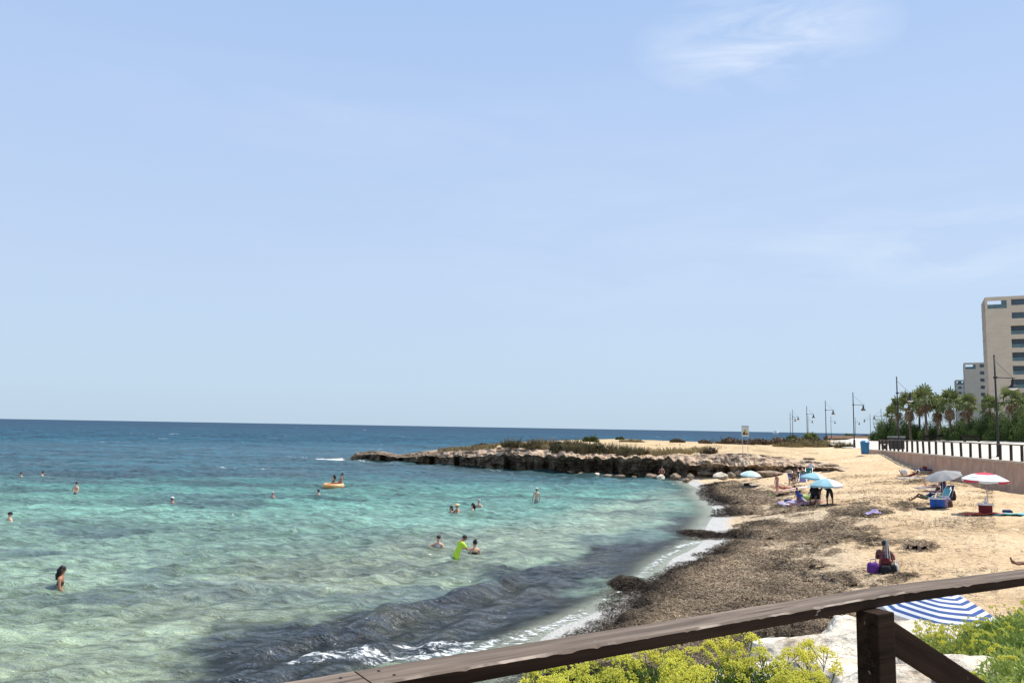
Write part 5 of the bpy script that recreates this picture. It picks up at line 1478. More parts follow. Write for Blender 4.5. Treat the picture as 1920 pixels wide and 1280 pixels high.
def person(label, loc, rz, pose, skin, hair=H_BLK, clothes=(), height=1.70, hairstyle='short', hat=None, group=None, sub=1):
    s = height / 1.70
    sp = nv(pose.get('spine', (0, 0, 1))); side = Vector((1, 0, 0)); side = (side - sp * side.dot(sp)).normalized()
    if 'side' in pose: side = nv(pose['side']); side = (side - sp * side.dot(sp)).normalized()
    fwd = sp.cross(side) * 1.0                     # chest direction
    hd = nv(pose.get('head', tuple(sp)))
    P0 = Vector((0, 0, pose.get('ph', .90)))
    V, Rr, E = [], [], []
    names = {}
    def add(p, r, parent=None, nm=None):
        V.append(p * s); Rr.append((r[0] * s, r[1] * s) if isinstance(r, tuple) else (r * s, r * s)); k = len(V) - 1
        if parent is not None: E.append((parent, k))
        if nm: names[nm] = V[k]
        return k
    wsc = pose.get('girth', 1.0)
    pel = add(P0, (.125 * wsc, .095 * wsc), None, 'pelvis')
    wai = add(P0 + sp * .16, (.105 * wsc, .085 * wsc), pel, 'waist')
    che = add(P0 + sp * .34, (.130 * wsc, .10 * wsc), wai, 'chest')
    uch = add(P0 + sp * .45, (.105 * wsc, .075), che, 'upper')
    nk = add(P0 + sp * .53 + hd * .01, .052, uch, 'neck')
    hb = add(V[nk] / s + hd * .07, .062, nk, 'jaw')
    hc = add(V[hb] / s + hd * .09, (.078, .092), hb, 'head')
    ht = add(V[hc] / s + hd * .055, (.060, .070), hc, 'crown')
    bones = [('pelvis', V[pel] - sp * .10 * s, V[wai]), ('torso', V[wai], V[uch]), ('neck', V[nk], V[hb]), ('head', V[hb], V[ht])]
    for i, sg in ((0, -1), (1, 1)):
        a0 = add(P0 + sp * .455 + side * sg * .165, .056, uch)
        ua = nv(pose.get('ua', [(-.12, 0, -1), (.12, 0, -1)])[i]); fa = nv(pose.get('fa', [(-.05, .15, -1), (.05, .15, -1)])[i])
        a1 = add(V[a0] / s + ua * .145, .047, a0); a2 = add(V[a0] / s + ua * .28, .037, a1); a3 = add(V[a2] / s + fa * .12, .036, a2); a4 = add(V[a2] / s + fa * .245, .025, a3)
        hnd = add(V[a4] / s + fa * .075, (.042, .018), a4)
        pd = fa.cross(Vector((0, 0, 1)) if abs(fa.z) < .9 else Vector((0, 1, 0))).normalized(); cu = fa.cross(pd)
        for q, (off, l_) in enumerate(((-.028, .062), (-.010, .075), (.010, .070), (.028, .055))):
            f1 = add(V[hnd] / s + fa * .028 + pd * off, .0095, hnd); f2 = add(V[f1] / s + (fa + cu * .3).normalized() * l_ * .55, .0085, f1); add(V[f2] / s + (fa + cu * .9).normalized() * l_ * .45, .0075, f2)
        t1 = add(V[a4] / s + fa * .045 + pd * -.038, .011, a4); add(V[t1] / s + (fa * .7 - pd * .7).normalized() * .045, .009, t1)
        bones += [('ua%d' % i, V[a0], V[a2]), ('fa%d' % i, V[a2], V[a4]), ('hand%d' % i, V[a4], V[hnd])]
        th = nv(pose.get('th', [(0, 0, -1), (0, 0, -1)])[i]); sh = nv(pose.get('sh', [(0, 0, -1), (0, 0, -1)])[i])
        l0 = add(P0 + side * sg * .085 - sp * .05, .088 * wsc, pel); l1 = add(V[l0] / s + th * .21, .074, l0); l2 = add(V[l0] / s + th * .42, .054, l1)
        l3 = add(V[l2] / s + sh * .14, .052, l2); l4 = add(V[l2] / s + sh * .39, .034, l3)
        ft = nv(pose.get('ft', [(0, 1, -.25), (0, 1, -.25)])[i])
        l5 = add(V[l4] / s + ft * .10, (.040, .030), l4); l6 = add(V[l5] / s + ft * .09, (.036, .018), l5)
        bones += [('th%d' % i, V[l0], V[l2]), ('sh%d' % i, V[l2], V[l4]), ('foot%d' % i, V[l4], V[l6])]
    me = bpy.data.meshes.new('tmp'); me.from_pydata([tuple(v) for v in V], E, [])
    ob = bpy.data.objects.new('tmp', me); C.objects.link(ob)
    md = ob.modifiers.new('skin', 'SKIN'); md.use_smooth_shade = True
    for k, v in enumerate(me.skin_vertices[0].data): v.radius = Rr[k]; v.use_root = (k == 0)
    sb = ob.modifiers.new('sub', 'SUBSURF'); sb.levels = sub; sb.render_levels = sub
    dg = bpy.context.evaluated_depsgraph_get()
    body = bpy.data.meshes.new_from_object(ob.evaluated_get(dg)); bpy.data.objects.remove(ob)
    body.name = 'body'; body.materials.clear(); body.materials.append(skin); body.materials.append(M_EYE); body.materials.append(M_LIP)
    hcv, hfd = names['head'], (hd.cross(side)).normalized()
    # face: nose, eyes, mouth and ears joined into the body mesh
    f_ = hd.cross(side); f_ = -f_ if f_.dot(fwd) < 0 else f_
    if 'look' in pose: f_ = nv(pose['look']); f_ = (f_ - hd * f_.dot(hd)).normalized()
    sd2 = f_.cross(hd)
    bm = bmesh.new(); bm.from_mesh(body)
    def blobm(c, d, mi_):
        M = Matrix((sd2, f_, hd)).transposed().to_4x4(); M.translation = c
        rs = bmesh.ops.create_uvsphere(bm, u_segments=8, v_segments=6, radius=1, matrix=M @ Matrix.Diagonal((d[0] * s, d[1] * s, d[2] * s, 1)))
        for v in rs['verts']:
            for fc in v.link_faces: fc.material_index = mi_; fc.smooth = True
    blobm(hcv + (f_ * .088 - hd * .015) * s, (.014, .022, .024), 0)
    for q in (-1, 1):
        blobm(hcv + (f_ * .082 + sd2 * q * .032 + hd * .012) * s, (.013, .008, .008), 1); blobm(hcv + (sd2 * q * .080 - hd * .005) * s, (.010, .018, .030), 0)
    blobm(hcv + (f_ * .076 - hd * .058) * s, (.024, .010, .008), 2)
    bm.to_mesh(body); bm.free()
    r = empty('person', loc, rz)
    bo_ = link('body', body, r)
    # clothes follow the body: the faces near the chosen bones, moved out a little
    nfc = len(body.polygons); cen = np.empty(nfc * 3); body.polygons.foreach_get('center', cen); cen = cen.reshape(-1, 3)
    bi = np.zeros(nfc, int); bt = np.zeros(nfc); bd = np.full(nfc, 1e9)
    for k, (nm, a, b) in enumerate(bones):
        a_, b_ = np.array(a), np.array(b); d_ = b_ - a_; t_ = ((cen - a_) @ d_) / (d_ @ d_ + 1e-9); tc_ = np.clip(t_, 0, 1)
        ds = np.linalg.norm(cen - a_ - tc_[:, None] * d_, axis=1) - (.05 if nm in ('pelvis', 'torso') else 0)
        m_ = ds < bd; bd[m_] = ds[m_]; bi[m_] = k; bt[m_] = t_[m_]
    bn = [b[0] for b in bones]
    for (cn, cm, sel_, off) in clothes:
        keep_ = np.zeros(nfc, bool)
        for (nm, t0, t1) in sel_:
            if nm in bn: keep_ |= (bi == bn.index(nm)) & (bt >= t0) & (bt <= t1)
        if not keep_.any(): continue
        bm = bmesh.new(); bm.from_mesh(body); bm.faces.ensure_lookup_table(); bm.normal_update()
        for v in bm.verts: v.co += v.normal * off * s
        bmesh.ops.delete(bm, geom=[bm.faces[q] for q in range(nfc) if not keep_[q]], context='FACES')
        m2 = bpy.data.meshes.new(cn); bm.to_mesh(m2); bm.free(); m2.materials.clear(); m2.materials.append(cm)
        m2.polygons.foreach_set('material_index', [0] * len(m2.polygons)); link(cn, m2, r)
    # hair
    if hairstyle:
        mb = MB(); Mx = Matrix((sd2, f_, hd)).transposed()
        mb.ball(hcv + (hd * .030 - f_ * .016) * s, (.090 * s, .098 * s, .098 * s), hair, 12, 9, Mx)
        if hairstyle == 'long':
            mb.tube([hcv - f_ * .04 * s + hd * .05 * s, hcv - f_ * .085 * s - hd * .04 * s, hcv - f_ * .105 * s - hd * .16 * s, hcv - f_ * .11 * s - hd * .30 * s], [.07 * s, .082 * s, .075 * s, .03 * s], hair, 9)
            mb.tube([hcv + sd2 * .05 * s + hd * .03 * s, hcv + sd2 * .075 * s - hd * .08 * s - f_ * .03 * s, hcv + sd2 * .06 * s - hd * .2 * s - f_ * .06 * s], [.04 * s, .04 * s, .02 * s], hair, 7)
            mb.tube([hcv - sd2 * .05 * s + hd * .03 * s, hcv - sd2 * .075 * s - hd * .08 * s - f_ * .03 * s, hcv - sd2 * .06 * s - hd * .2 * s - f_ * .06 * s], [.04 * s, .04 * s, .02 * s], hair, 7)
        if hairstyle == 'bun': mb.ball(hcv + (hd * .11 - f_ * .06) * s, (.045 * s,) * 3, hair, 8, 6)
        mb.build('hair', r)
    if hat:
        mb = MB(); Mx = Matrix((sd2, f_, hd)).transposed()
        kind, hm = hat
        cpos = hcv + (hd * .055 - f_ * .005) * s
        mb.ball(cpos, (.098 * s, .108 * s, .075 * s), hm, 12, 8, Mx)
        if kind == 'cap': mb.ball(cpos + (f_ * .11 - hd * .01) * s, (.07 * s, .075 * s, .010 * s), hm, 12, 5, Mx)
        else: mb.ball(cpos - hd * .012 * s, (.20 * s, .20 * s, .012 * s), hm, 16, 5, Mx)
        mb.build('cap' if kind == 'cap' else 'hat', r)
    tag(r, label, 'person', group); return r
TRUNKS = lambda m: ('swim_shorts', m, [('pelvis', -.6, .75), ('th0', -1, .62), ('th1', -1, .62)], .014)
BRIEF = lambda m: ('swimsuit_bottom', m, [('pelvis', -.6, .55), ('th0', -1, .12), ('th1', -1, .12)], .010)
BRA = lambda m: ('bikini_top', m, [('torso', .42, .72)], .012)
SHIRT = lambda m: ('shirt', m, [('pelvis', .2, 2), ('torso', -1, 1.05), ('ua0', -1, .6), ('ua1', -1, .6)], .018)
SUIT = lambda m: ('swimsuit', m, [('pelvis', -.6, 2), ('torso', -1, .85), ('th0', -1, .12), ('th1', -1, .12)], .010)
SWG = 'bathers in the sea'
def wade(label, px, pyb, pyt, face, pose, skin, **k):
    p = at(px, pyb, 0); e = (pyb - pyt) * p.y / FPX * 1.03
    hh = k.get('height', 1.70)
    topz = k.pop('topz', None)
    p = Vector((p.x, p.y, e - (topz if topz else hh)))
    return person(label, p, R(face), pose, skin, group=SWG, **k)
UP = dict(); 
SPREAD = dict(ua=[(-.42, .3, -.8), (.42, .3, -.8)], fa=[(-.3, .9, -.3), (.3, .9, -.3)])
FOLD = dict(ua=[(-.25, .35, -.9), (.25, .35, -.9)], fa=[(.75, .55, .15), (-.75, .55, .2)])
CROUCH = dict(spine=(0, .25, 1), ua=[(-.45, .5, -.6), (.45, .5, -.6)], fa=[(-.2, 1, -.35), (.2, 1, -.35)])
wade('distant bather submerged to the shoulders, farthest left in the sea', 39, 895, 886, 200, SPREAD, SK_P, clothes=[TRUNKS(C_NAVY)])
wade('distant dark haired bather leaning right, second from the left in the far water', 76, 895, 886, -60, CROUCH, SK_P, clothes=[TRUNKS(C_BLK)], topz=1.58)
wade('bather standing waist deep with folded arms near the left edge', 142, 926, 904.5, 170, FOLD, SK_P, clothes=[TRUNKS(C_NAVY)])
wade('pale bather up to the chest at the left edge of the photo', 18, 977, 961, 150, SPREAD, SK_P, clothes=[TRUNKS(C_BLK)], hat=('cap', C_BLK))
wade('woman with long black hair and dark bikini wading in front at left', 110, 1104, 1064, -75, dict(spine=(0, .10, 1), head=(0, .12, 1), ua=[(-.25, -.15, -1), (.25, .1, -1)], fa=[(-.1, .2, -1), (-.3, .7, -.6)]), SK_T, clothes=[BRA(C_BLK), BRIEF(C_BLK)], hairstyle='long', height=1.66, sub=2)
wade('tiny bather with a light cap alone in the turquoise water, left of centre', 323, 942, 932, -20, SPREAD, SK_R, hat=('cap', C_WHT), clothes=[TRUNKS(C_NAVY)])
wade('small sunburnt bather head between the lone capped swimmer and the inflatable', 511, 932, 922, 160, SPREAD, SK_R, hair=H_GRY, clothes=[TRUNKS(C_RED)])
wade('dark haired bather head just left of the inflatable raft', 597, 927.5, 918, 20, SPREAD, SK_P, clothes=[TRUNKS(C_BLK)])
wade('dark haired bather on the left of the pair in the middle of the bay', 846, 962, 949, 160, SPREAD, SK_P, clothes=[SUIT(C_BLK)], hairstyle='long')
wade('crouching bather in a straw hat between two dark haired swimmers', 861, 963, 949, 120, CROUCH, SK_R, hat=('hat', mat('straw_hat', (.62, .50, .28), (.5, .4, .22), 20, .8)), clothes=[TRUNKS(C_NAVY)], topz=1.56)
wade('dark haired bather in front of the pale one, right group of the bay', 886, 962, 944, 100, SPREAD, SK_P, clothes=[SUIT(C_BLK)], hairstyle='long')
wade('pale bald bather farther right, behind the dark haired one', 898, 954, 937, 150, SPREAD, SK_P, hair=H_GRY, hairstyle='short', clothes=[TRUNKS(C_BLK)])
wade('bather stretching an arm to the left, left of the neon yellow suit', 822, 1025, 1005, 175, dict(ua=[(-.3, .3, -1), (1, .2, -.25)], fa=[(-.2, .3, -1), (1, .1, .0)]), SK_P, clothes=[SUIT(C_WHT)])
wade('bending bather in a neon yellow suit in the middle of the bay', 856, 1044, 1008, -55, dict(spine=(0, .45, 1), head=(0, .85, .75), ua=[(-.2, .5, -.8), (.2, .5, -.8)], fa=[(.3, .9, -.1), (-.3, .9, .0)]), SK_T, clothes=[SHIRT(C_NEON), TRUNKS(C_NEON)], topz=1.50, height=1.62)
wade('bather with tied up dark hair right of the neon yellow suit', 890, 1036, 1014, 30, SPREAD, SK_P, hairstyle='bun', clothes=[BRA(C_BLK), BRIEF(C_BLK)])
wade('man in a white cap standing thigh deep seen from behind, right part of the bay', 1006, 942.5, 916, 10, dict(ua=[(-.3, .2, -1), (.3, .2, -1)], fa=[(.1, .6, -.8), (-.1, .6, -.8)]), SK_P, hat=('cap', C_WHT), clothes=[TRUNKS(C_GREY)])

# inflatable with two people on it
M_INF = mat('orange_inflatable', (.62, .27, .07), (.66, .42, .20), 1.4, .35, spec=.5, coord='obj')
p = at(625, 913.5, 0.02); k = p.y / FPX
r = empty('inflatable_raft', p, R(8)); tag(r, 'orange and yellow inflatable raft carrying two people', 'inflatable raft')
mb = MB(); a, b_, tr = 19.5 * k - .17, .75, .19; n = 28; V = []; F = []
for i in range(n):
    t = 2 * math.pi * i / n; cs, sn = math.cos(t), math.sin(t); cx = math.copysign(abs(cs) ** .7, cs) * a; cy = math.copysign(abs(sn) ** .7, sn) * b_
    nrm = Vector((cs / a, sn / b_, 0)).normalized()
    for q in range(10):
        u_ = 2 * math.pi * q / 10; V.append(Vector((cx, cy, .14)) + nrm * tr * math.cos(u_) + Vector((0, 0, tr * math.sin(u_))))
for i in range(n):
    for q in range(10): F.append((i * 10 + q, ((i + 1) % n) * 10 + q, ((i + 1) % n) * 10 + (q + 1) % 10, i * 10 + (q + 1) % 10))
mb.add(V, F, M_INF, True); mb.build('tube', r)
mb = MB(); mb.lathe([(.01, 0), (.95, 0), (.95, .08), (.01, .08)], M_INF, 20); o = mb.build('floor', r); o.scale = (a, b_, 1)
SITF = dict(ph=.10, spine=(0, -.1, 1), th=[(-.15, 1, .35), (.15, 1, .35)], sh=[(0, .8, -.65), (0, .8, -.65)], ua=[(-.3, .3, -1), (.3, .3, -1)], fa=[(0, .8, -.5), (0, .8, -.5)])
person('woman sitting on the inflatable raft, left of the two', p + Vector((-.05, .0, .12)), R(95), SITF, SK_T, clothes=[BRA(C_BLK), BRIEF(C_BLK)], hairstyle='long', height=1.62, group='people on the inflatable raft')
person('dark haired person sitting at the right end of the inflatable raft', p + Vector((.55, .1, .20)), R(110), SITF, SK_T, clothes=[TRUNKS(C_RED)], height=1.74, group='people on the inflatable raft')

# ------------------------------------------------------------------ parasols
def parasol(label, px, pyb, wpx, htop, cols_, loc=None, tilt=(0, 0), n=8, valance=True, dia=None, rot=0, dome=.30, stripes=None, leanp=(0, 0), topc=None, marks=False, sc_drop=.04):
    g_ = loc if loc is not None else ground(px, pyb); k = g_.y / FPX
    Rd = (dia or wpx * k) / 2
    r = empty('parasol', g_, rot)
    # pole
    top = Vector((leanp[0], leanp[1], htop))
    mb = MB(); mb.tube([(0, 0, -.25), tuple(top)], .016, M_GREY if topc is None or True else M_WHITE, 7); mb.build('pole', r)
    M = Matrix.Rotation(tilt[0], 3, 'X') @ Matrix.Rotation(tilt[1], 3, 'Y')
    mats_ = cols_; mb = MB(); seg = 6; rings = 9 if not stripes else stripes * 2
    def surf(t, f, inner=0):
        # panels hang between the ribs
        a = t * 2 * math.pi / n; frac = a / (2 * math.pi / n) % 1
        sag = math.cos((frac - .5) * math.pi) if False else 4 * frac * (1 - frac)
        rr_ = Rd * f * math.cos(math.pi / n) / math.cos((frac - .5) * 2 * math.pi / n) * (1 - .03 * sag * f)
        z = dome * Rd * 2 * (1 - f ** 1.75) * .62 - sc_drop * sag * f * Rd * .4
        ang = t * 2 * math.pi / n
        return M @ Vector((rr_ * math.cos(ang), rr_ * math.sin(ang), z - inner)) + top - M @ Vector((0, 0, dome * Rd * 2 * .62))
    for pn_ in range(n):
        for j in range(rings):
            f0, f1 = max(j / rings, .001), (j + 1) / rings
            for q in range(seg):
                t0, t1 = pn_ + q / seg, pn_ + (q + 1) / seg
                m_ = mats_[pn_ % len(mats_)]
                if stripes: m_ = mats_[j % 2]
                if topc is not None and f1 <= topc[1] + 1e-6: m_ = topc[0]
                mb.add([surf(t0, f0), surf(t1, f0), surf(t1, f1), surf(t0, f1)], [(0, 1, 2, 3)], m_, True)
                mb.add([surf(t0, f0, .008), surf(t1, f0, .008), surf(t1, f1, .008), surf(t0, f1, .008)], [(3, 2, 1, 0)], m_, True)
    cn = mb.build('canopy', r)
    bm = bmesh.new(); bm.from_mesh(cn.data); bmesh.ops.remove_doubles(bm, verts=bm.verts, dist=1e-4); bm.to_mesh(cn.data); bm.free()
    if valance:
        mb = MB()
        for pn_ in range(n):
            for q in range(seg):
                t0, t1 = pn_ + q / seg, pn_ + (q + 1) / seg; a_, b__ = surf(t0, 1), surf(t1, 1); dz = M @ Vector((0, 0, .10 + .02 * math.sin(q)))
                m_ = valance if not isinstance(valance, bool) else mats_[pn_ % len(mats_)]
                if isinstance(valance, tuple): m_ = valance[pn_ % len(valance)]
                mb.add([a_, b__, b__ - dz, a_ - dz], [(0, 1, 2, 3)], m_, True)
        mb.build('valance', cn)
    mb = MB()
    for pn_ in range(n): mb.tube([surf(pn_, .03, .02), surf(pn_, .5, .02), surf(pn_, .99, .02)], .005, M_GREY, 4)
    mb.build('rib_frame', r)
    mb = MB(); mb.ball(top + M @ Vector((0, 0, .02)), (.022, .022, .04), M_WHITE, 8, 6); mb.build('finial', r)
    if marks:
        mb = MB()
        # small worn dark lettering printed round the white panels
        for pn_ in range(n):
            for q in range(5):
                t0 = pn_ + .22 + q * .115; c_ = surf(t0, .80); c2_ = surf(t0 + .055, .80); e_ = surf(t0, .74); nn = (M @ Vector((0, 0, .006)))
                V = [c_ + nn, c2_ + nn, surf(t0 + .055, .75) + nn, surf(t0, .75) + nn]
                o_ = [0, 0.3]
                mb.add([V[0], V[0].lerp(V[1], .28), V[3].lerp(V[2], .28), V[3]], [(0, 1, 2, 3)], marks)
                if q % 2 == 0: mb.add([V[0].lerp(V[3], .0), V[1], V[1].lerp(V[2], .22), V[0].lerp(V[3], .22)], [(0, 1, 2, 3)], marks)
                if q in (1, 3, 4): mb.add([V[0].lerp(V[3], .75), V[1].lerp(V[2], .75), V[2], V[3]], [(0, 1, 2, 3)], marks)
        mb.build('lettering', cn)
    tag(r, label, 'parasol', 'beach parasols'); return r
U_LB = mat('light_blue_canopy', (.36, .60, .66), (.32, .54, .60), 3, .8, trans=.25, coord='obj'); U_WH = mat('white_canopy', (.78, .80, .80), (.72, .74, .74), 3, .8, trans=.2, coord='obj'); U_GR = mat('grey_canopy', (.34, .33, .32), (.29, .28, .27), 3, .8, trans=.15, coord='obj'); U_RD = mat('red_canopy', (.66, .07, .10), (.58, .06, .09), 3, .8, trans=.2, coord='obj'); U_NV = mat('navy_stripe_canopy', (.035, .085, .26), (.03, .07, .22), 3, .8, coord='obj'); U_MINT = mat('pale_mint_canopy', (.58, .74, .72), (.52, .68, .66), 3, .8, trans=.2, coord='obj')
parasol('lone white parasol with one pale mint panel below the cliff, left of the beach group', 1408, 912, 39, 1.22, [U_WH, U_WH, U_WH, U_WH, U_MINT, U_MINT, U_WH, U_WH], rot=.2, tilt=(.1, 0))
g1 = ground(1547, 946)
parasol('pale blue and white parasol, the farther and higher of the two overlapping ones', 0, 0, 0, 1.66, [U_WH, U_WH, U_LB, U_LB, U_LB, U_LB, U_WH, U_WH], loc=g1 + Vector((.05, 1.5, 0)), dia=1.62, tilt=(.0, .10))
parasol('white and light blue parasol, the nearer and lower of the two overlapping ones', 0, 0, 0, 1.42, [U_WH, U_WH, U_LB, U_LB, U_LB, U_LB, U_WH, U_WH], loc=g1 + Vector((.1, 0, 0)), dia=1.82, tilt=(.02, -.02))
parasol('tilted grey parasol above the group on the right of the beach', 1769, 951, 66, 1.72, [U_GR], tilt=(.12, -.28), dia=1.75, dome=.22, valance=False)
parasol('white parasol with red top and red edge near the right border', 1855, 962, 77, 1.82, [U_WH], topc=(U_RD, .45), valance=(U_RD, U_WH), marks=C_NAVY, dia=1.95, tilt=(.04, .0), leanp=(-.12, 0), dome=.26)
gs = at(1795, 1188, 1.30)
parasol('blue and white striped parasol below the wooden railing', 0, 0, 0, 1.36, [U_NV, U_WH], loc=Vector((gs.x, gs.y + .6, gz(gs.x, gs.y) - .0)), dia=2.2, stripes=9, tilt=(.14, .03), dome=.31, valance=(U_WH,), rot=.35)

# ------------------------------------------------------------------ beach furniture and people on the sand
M_ALU = mat('chair_tube', (.62, .63, .64), (.55, .56, .57), 6, .35, metal=.6)
def chair(label, p, rz, fabric, s=1.0, recl=.35, trim=None):
    r = empty('beach_chair', p, rz)
    mb = MB(); mb.box((0, 0, .24 * s), (.50 * s, .46 * s, .025), fabric, Matrix.Rotation(.08, 3, 'X')); mb.build('seat', r, bevel=.008)
    mb = MB(); mb.box((0, -.23 * s - math.sin(recl) * .31 * s, .24 * s + math.cos(recl) * .31 * s), (.48 * s, .025, .60 * s), fabric, Matrix.Rotation(recl, 3, 'X')); bk = mb.build('backrest', r, bevel=.008)
    if trim:
        mb = MB(); mb.box((0, -.27 * s - math.sin(recl) * .5 * s, .25 * s + math.cos(recl) * .5 * s), (.49 * s, .045, .14 * s), trim, Matrix.Rotation(recl, 3, 'X')); mb.build('headrest', bk)
    for sx in (-.26, .26):
        mb = MB(); b0 = Vector((sx * s, -.23 * s, .22 * s)); mb.tube([b0 + Vector((0, .48 * s, .02)), b0, b0 + Vector((0, -math.sin(recl) * .64 * s, math.cos(recl) * .64 * s))], .012, M_ALU, 6); mb.build('side_frame', r)
        mb = MB(); mb.tube([(sx * s, .22 * s, .25 * s), (sx * s, -.30 * s, .0)], .011, M_ALU, 6); mb.build('leg', r)
        mb = MB(); mb.tube([(sx * s, -.18 * s, .25 * s), (sx * s, .28 * s, .0)], .011, M_ALU, 6); mb.build('leg', r)
        mb = MB(); mb.box((sx * 1.08 * s, -.05 * s, .44 * s), (.05, .42 * s, .025), M_WHITE); mb.build('armrest', r)
    tag(r, label, 'beach chair', 'beach chairs'); return r
SITC = dict(ph=.32, spine=(0, -.35, 1), th=[(-.12, 1, .06), (.12, 1, .06)], sh=[(0, .25, -1), (0, .35, -1)], ua=[(-.35, .15, -1), (.35, .15, -1)], fa=[(-.05, 1, -.05), (.05, 1, -.05)])
SITG = dict(ph=.09, spine=(0, .10, 1), th=[(-.2, 1, .75), (.2, 1, .75)], sh=[(0, .55, -.85), (0, .55, -.85)], ua=[(-.25, .5, -.8), (.25, .5, -.8)], fa=[(.1, .9, .3), (-.1, .9, .3)])
LIEB = dict(ph=.10, spine=(0, -1, .12), side=(1, 0, 0), head=(0, -1, .45), look=(0, .3, 1), th=[(-.12, 1, .55), (.12, 1, .1)], sh=[(0, .7, -.75), (0, 1, -.1)], ft=[(0, .6, .5), (0, .3, 1)], ua=[(-.5, .6, .0), (.5, .7, 0)], fa=[(.3, 1, .4), (-.2, 1, .1)])
LIEF = dict(ph=.11, spine=(0, -1, .25), side=(1, 0, 0), head=(0, -.8, .8), look=(0, -1, .1), th=[(-.12, 1, -.03), (.12, 1, -.03)], sh=[(0, 1, .02), (0, .5, .8)], ft=[(0, 1, .1), (0, .4, .9)], ua=[(-.4, -.8, -.35), (.4, -.8, -.35)], fa=[(.3, -1, -.05), (-.3, -1, -.05)])
STAND = dict(ua=[(-.15, .05, -1), (.15, .05, -1)], fa=[(-.05, .3, -1), (.05, .3, -1)], th=[(-.06, .05, -1), (.06, -.05, -1)], sh=[(0, -.05, -1), (0, -.08, -1)])
BPG = 'people on the beach'
def towel(label, px, py, sz, rz, m, kind='towel', lift=.02, bumpy=.03):
    p = ground(px, py); g = np.random.default_rng(int(px)); nx, ny = 14, 10
    X, Y = np.meshgrid(np.linspace(-.5, .5, nx) * sz[0], np.linspace(-.5, .5, ny) * sz[1])
    c_, s_ = math.cos(rz), math.sin(rz); wxx, wyy = p.x + X * c_ - Y * s_, p.y + X * s_ + Y * c_
    Z = LOW(wxx, wyy) - p.z + .015 + fbm(X * 4 + px, Y * 4, 3, 5) * bumpy
    top_ = np.stack([X, Y, Z], -1).reshape(-1, 3); n_ = len(top_)
    bot = top_ - np.array([0, 0, .03]); F1 = grid_faces(ny, nx); F2 = F1[:, ::-1] + n_
    id_ = np.arange(n_).reshape(ny, nx); rim = np.concatenate([id_[0], id_[1:, -1], id_[-1, ::-1][1:], id_[::-1, 0][1:-1]]); F3 = np.stack([rim, np.roll(rim, -1), np.roll(rim, -1) + n_, rim + n_], 1)[:, ::-1]
    o = np_mesh('towel', np.vstack([top_, bot]), np.vstack([F1, F2, F3]), m, smooth_=True); o.location = p; o.rotation_euler = (0, 0, rz)
    tag(o, label, kind, 'towels on the sand'); return o
def bag(label, p, dims, m, name='beach_bag', rz=0, strap=True, lidm=None, cat='bag', group='bags and coolers on the beach'):
    r = empty(name, p, rz); w_, d_, h_ = dims
    mb = MB(); V = []; F = []; rg = [(.92, 0), (1.03, .12), (1.0, .55), (.88, .85), (.72, 1.0)] if lidm is None else [(.94, 0), (.97, .06), (1.0, .9), (1.0, 1.0)]
    n = 16
    for sc_, f in rg:
        for i in range(n):
            t = 2 * math.pi * i / n; cs, sn = math.cos(t), math.sin(t); q = (abs(cs) ** 4 + abs(sn) ** 4) ** -.25
            V.append((cs * q * w_ / 2 * sc_, sn * q * d_ / 2 * sc_, f * h_ * (1 + .06 * math.sin(3 * t) * (lidm is None))))
    for j in range(len(rg) - 1):
        for i in range(n): F.append((j * n + i, j * n + (i + 1) % n, (j + 1) * n + (i + 1) % n, (j + 1) * n + i))
    F.append(tuple(range(n))[::-1]); F.append(tuple(len(rg) * n - n + i for i in range(n)))
    mb.add(V, F, m, lidm is None); mb.build('body', r)
    if lidm is not None:
        mb = MB(); mb.box((0, 0, h_ + .035), (w_ * 1.04, d_ * 1.04, .065), lidm); mb.build('lid', r, bevel=.012)
    if strap:
        mb = MB(); mb.tube([(-w_ * .3, 0, h_ * .9), (-w_ * .22, 0, h_ * 1.35), (w_ * .22, 0, h_ * 1.35), (w_ * .3, 0, h_ * .9)], .012, m if lidm is None else lidm, 5); mb.build('handle', r)
    tag(r, label, cat, group); return r
def gp(px, py): return ground(px, py)
# seated bather at the cliff foot
p = at(1241, 889.5, .35)
person('bather sitting on the rocks at the foot of the cliff', at_y(1241, 889, p.y - 1.0), R(165), dict(SITC, ph=.05, sh=[(0, .1, -1), (0, .3, -1)], spine=(0, -.05, 1)), SK_R, clothes=[TRUNKS(C_RED)], group=BPG)
# near the two blue parasols
towel('navy towel on the sand below the lone white parasol', 1402, 913.5, (1.7, .7), .1, C_NAVY, bumpy=.08)
bag('dark rucksack on the navy towel below the lone parasol', gp(1400, 912) + Vector((0, 0, .05)), (.45, .3, .22), C_BLK, strap=False)
person('slim child in a pale sun hat standing on the sand left of the beach group', gp(1457, 922), R(120), STAND, SK_R, clothes=[TRUNKS(C_PINK)], height=1.27, hat=('cap', C_PINK), group=BPG)
person('sunbather lying flat behind the standing child', gp(1470, 917), R(80), LIEB, SK_R, clothes=[BRIEF(C_RED)], group=BPG)
towel('pale towel under the sunbather behind the standing child', 1474, 918.5, (1.7, .55), .05, C_PINK)
CH = [(1488, 907, 200, C_NAVY, None, 'navy beach chair on the left of the group under the cliff'), (1497, 903, 190, C_GRN, C_TEAL, 'dark green beach chair left of the teal ones, under the cliff'), (1507, 901, 175, C_TEAL, None, 'teal beach chair in the middle of the group under the cliff'), (1518, 897, 165, C_TEAL, C_WHT, 'teal and white beach chair at the right of the group under the cliff'), (1504, 909, 150, C_LIL, C_TEAL, 'lilac striped beach chair in front of the teal chairs')]
for px, py, rz, m_, tr_, lab in CH: chair(lab, gp(px, py), R(rz), m_, .98, trim=tr_)
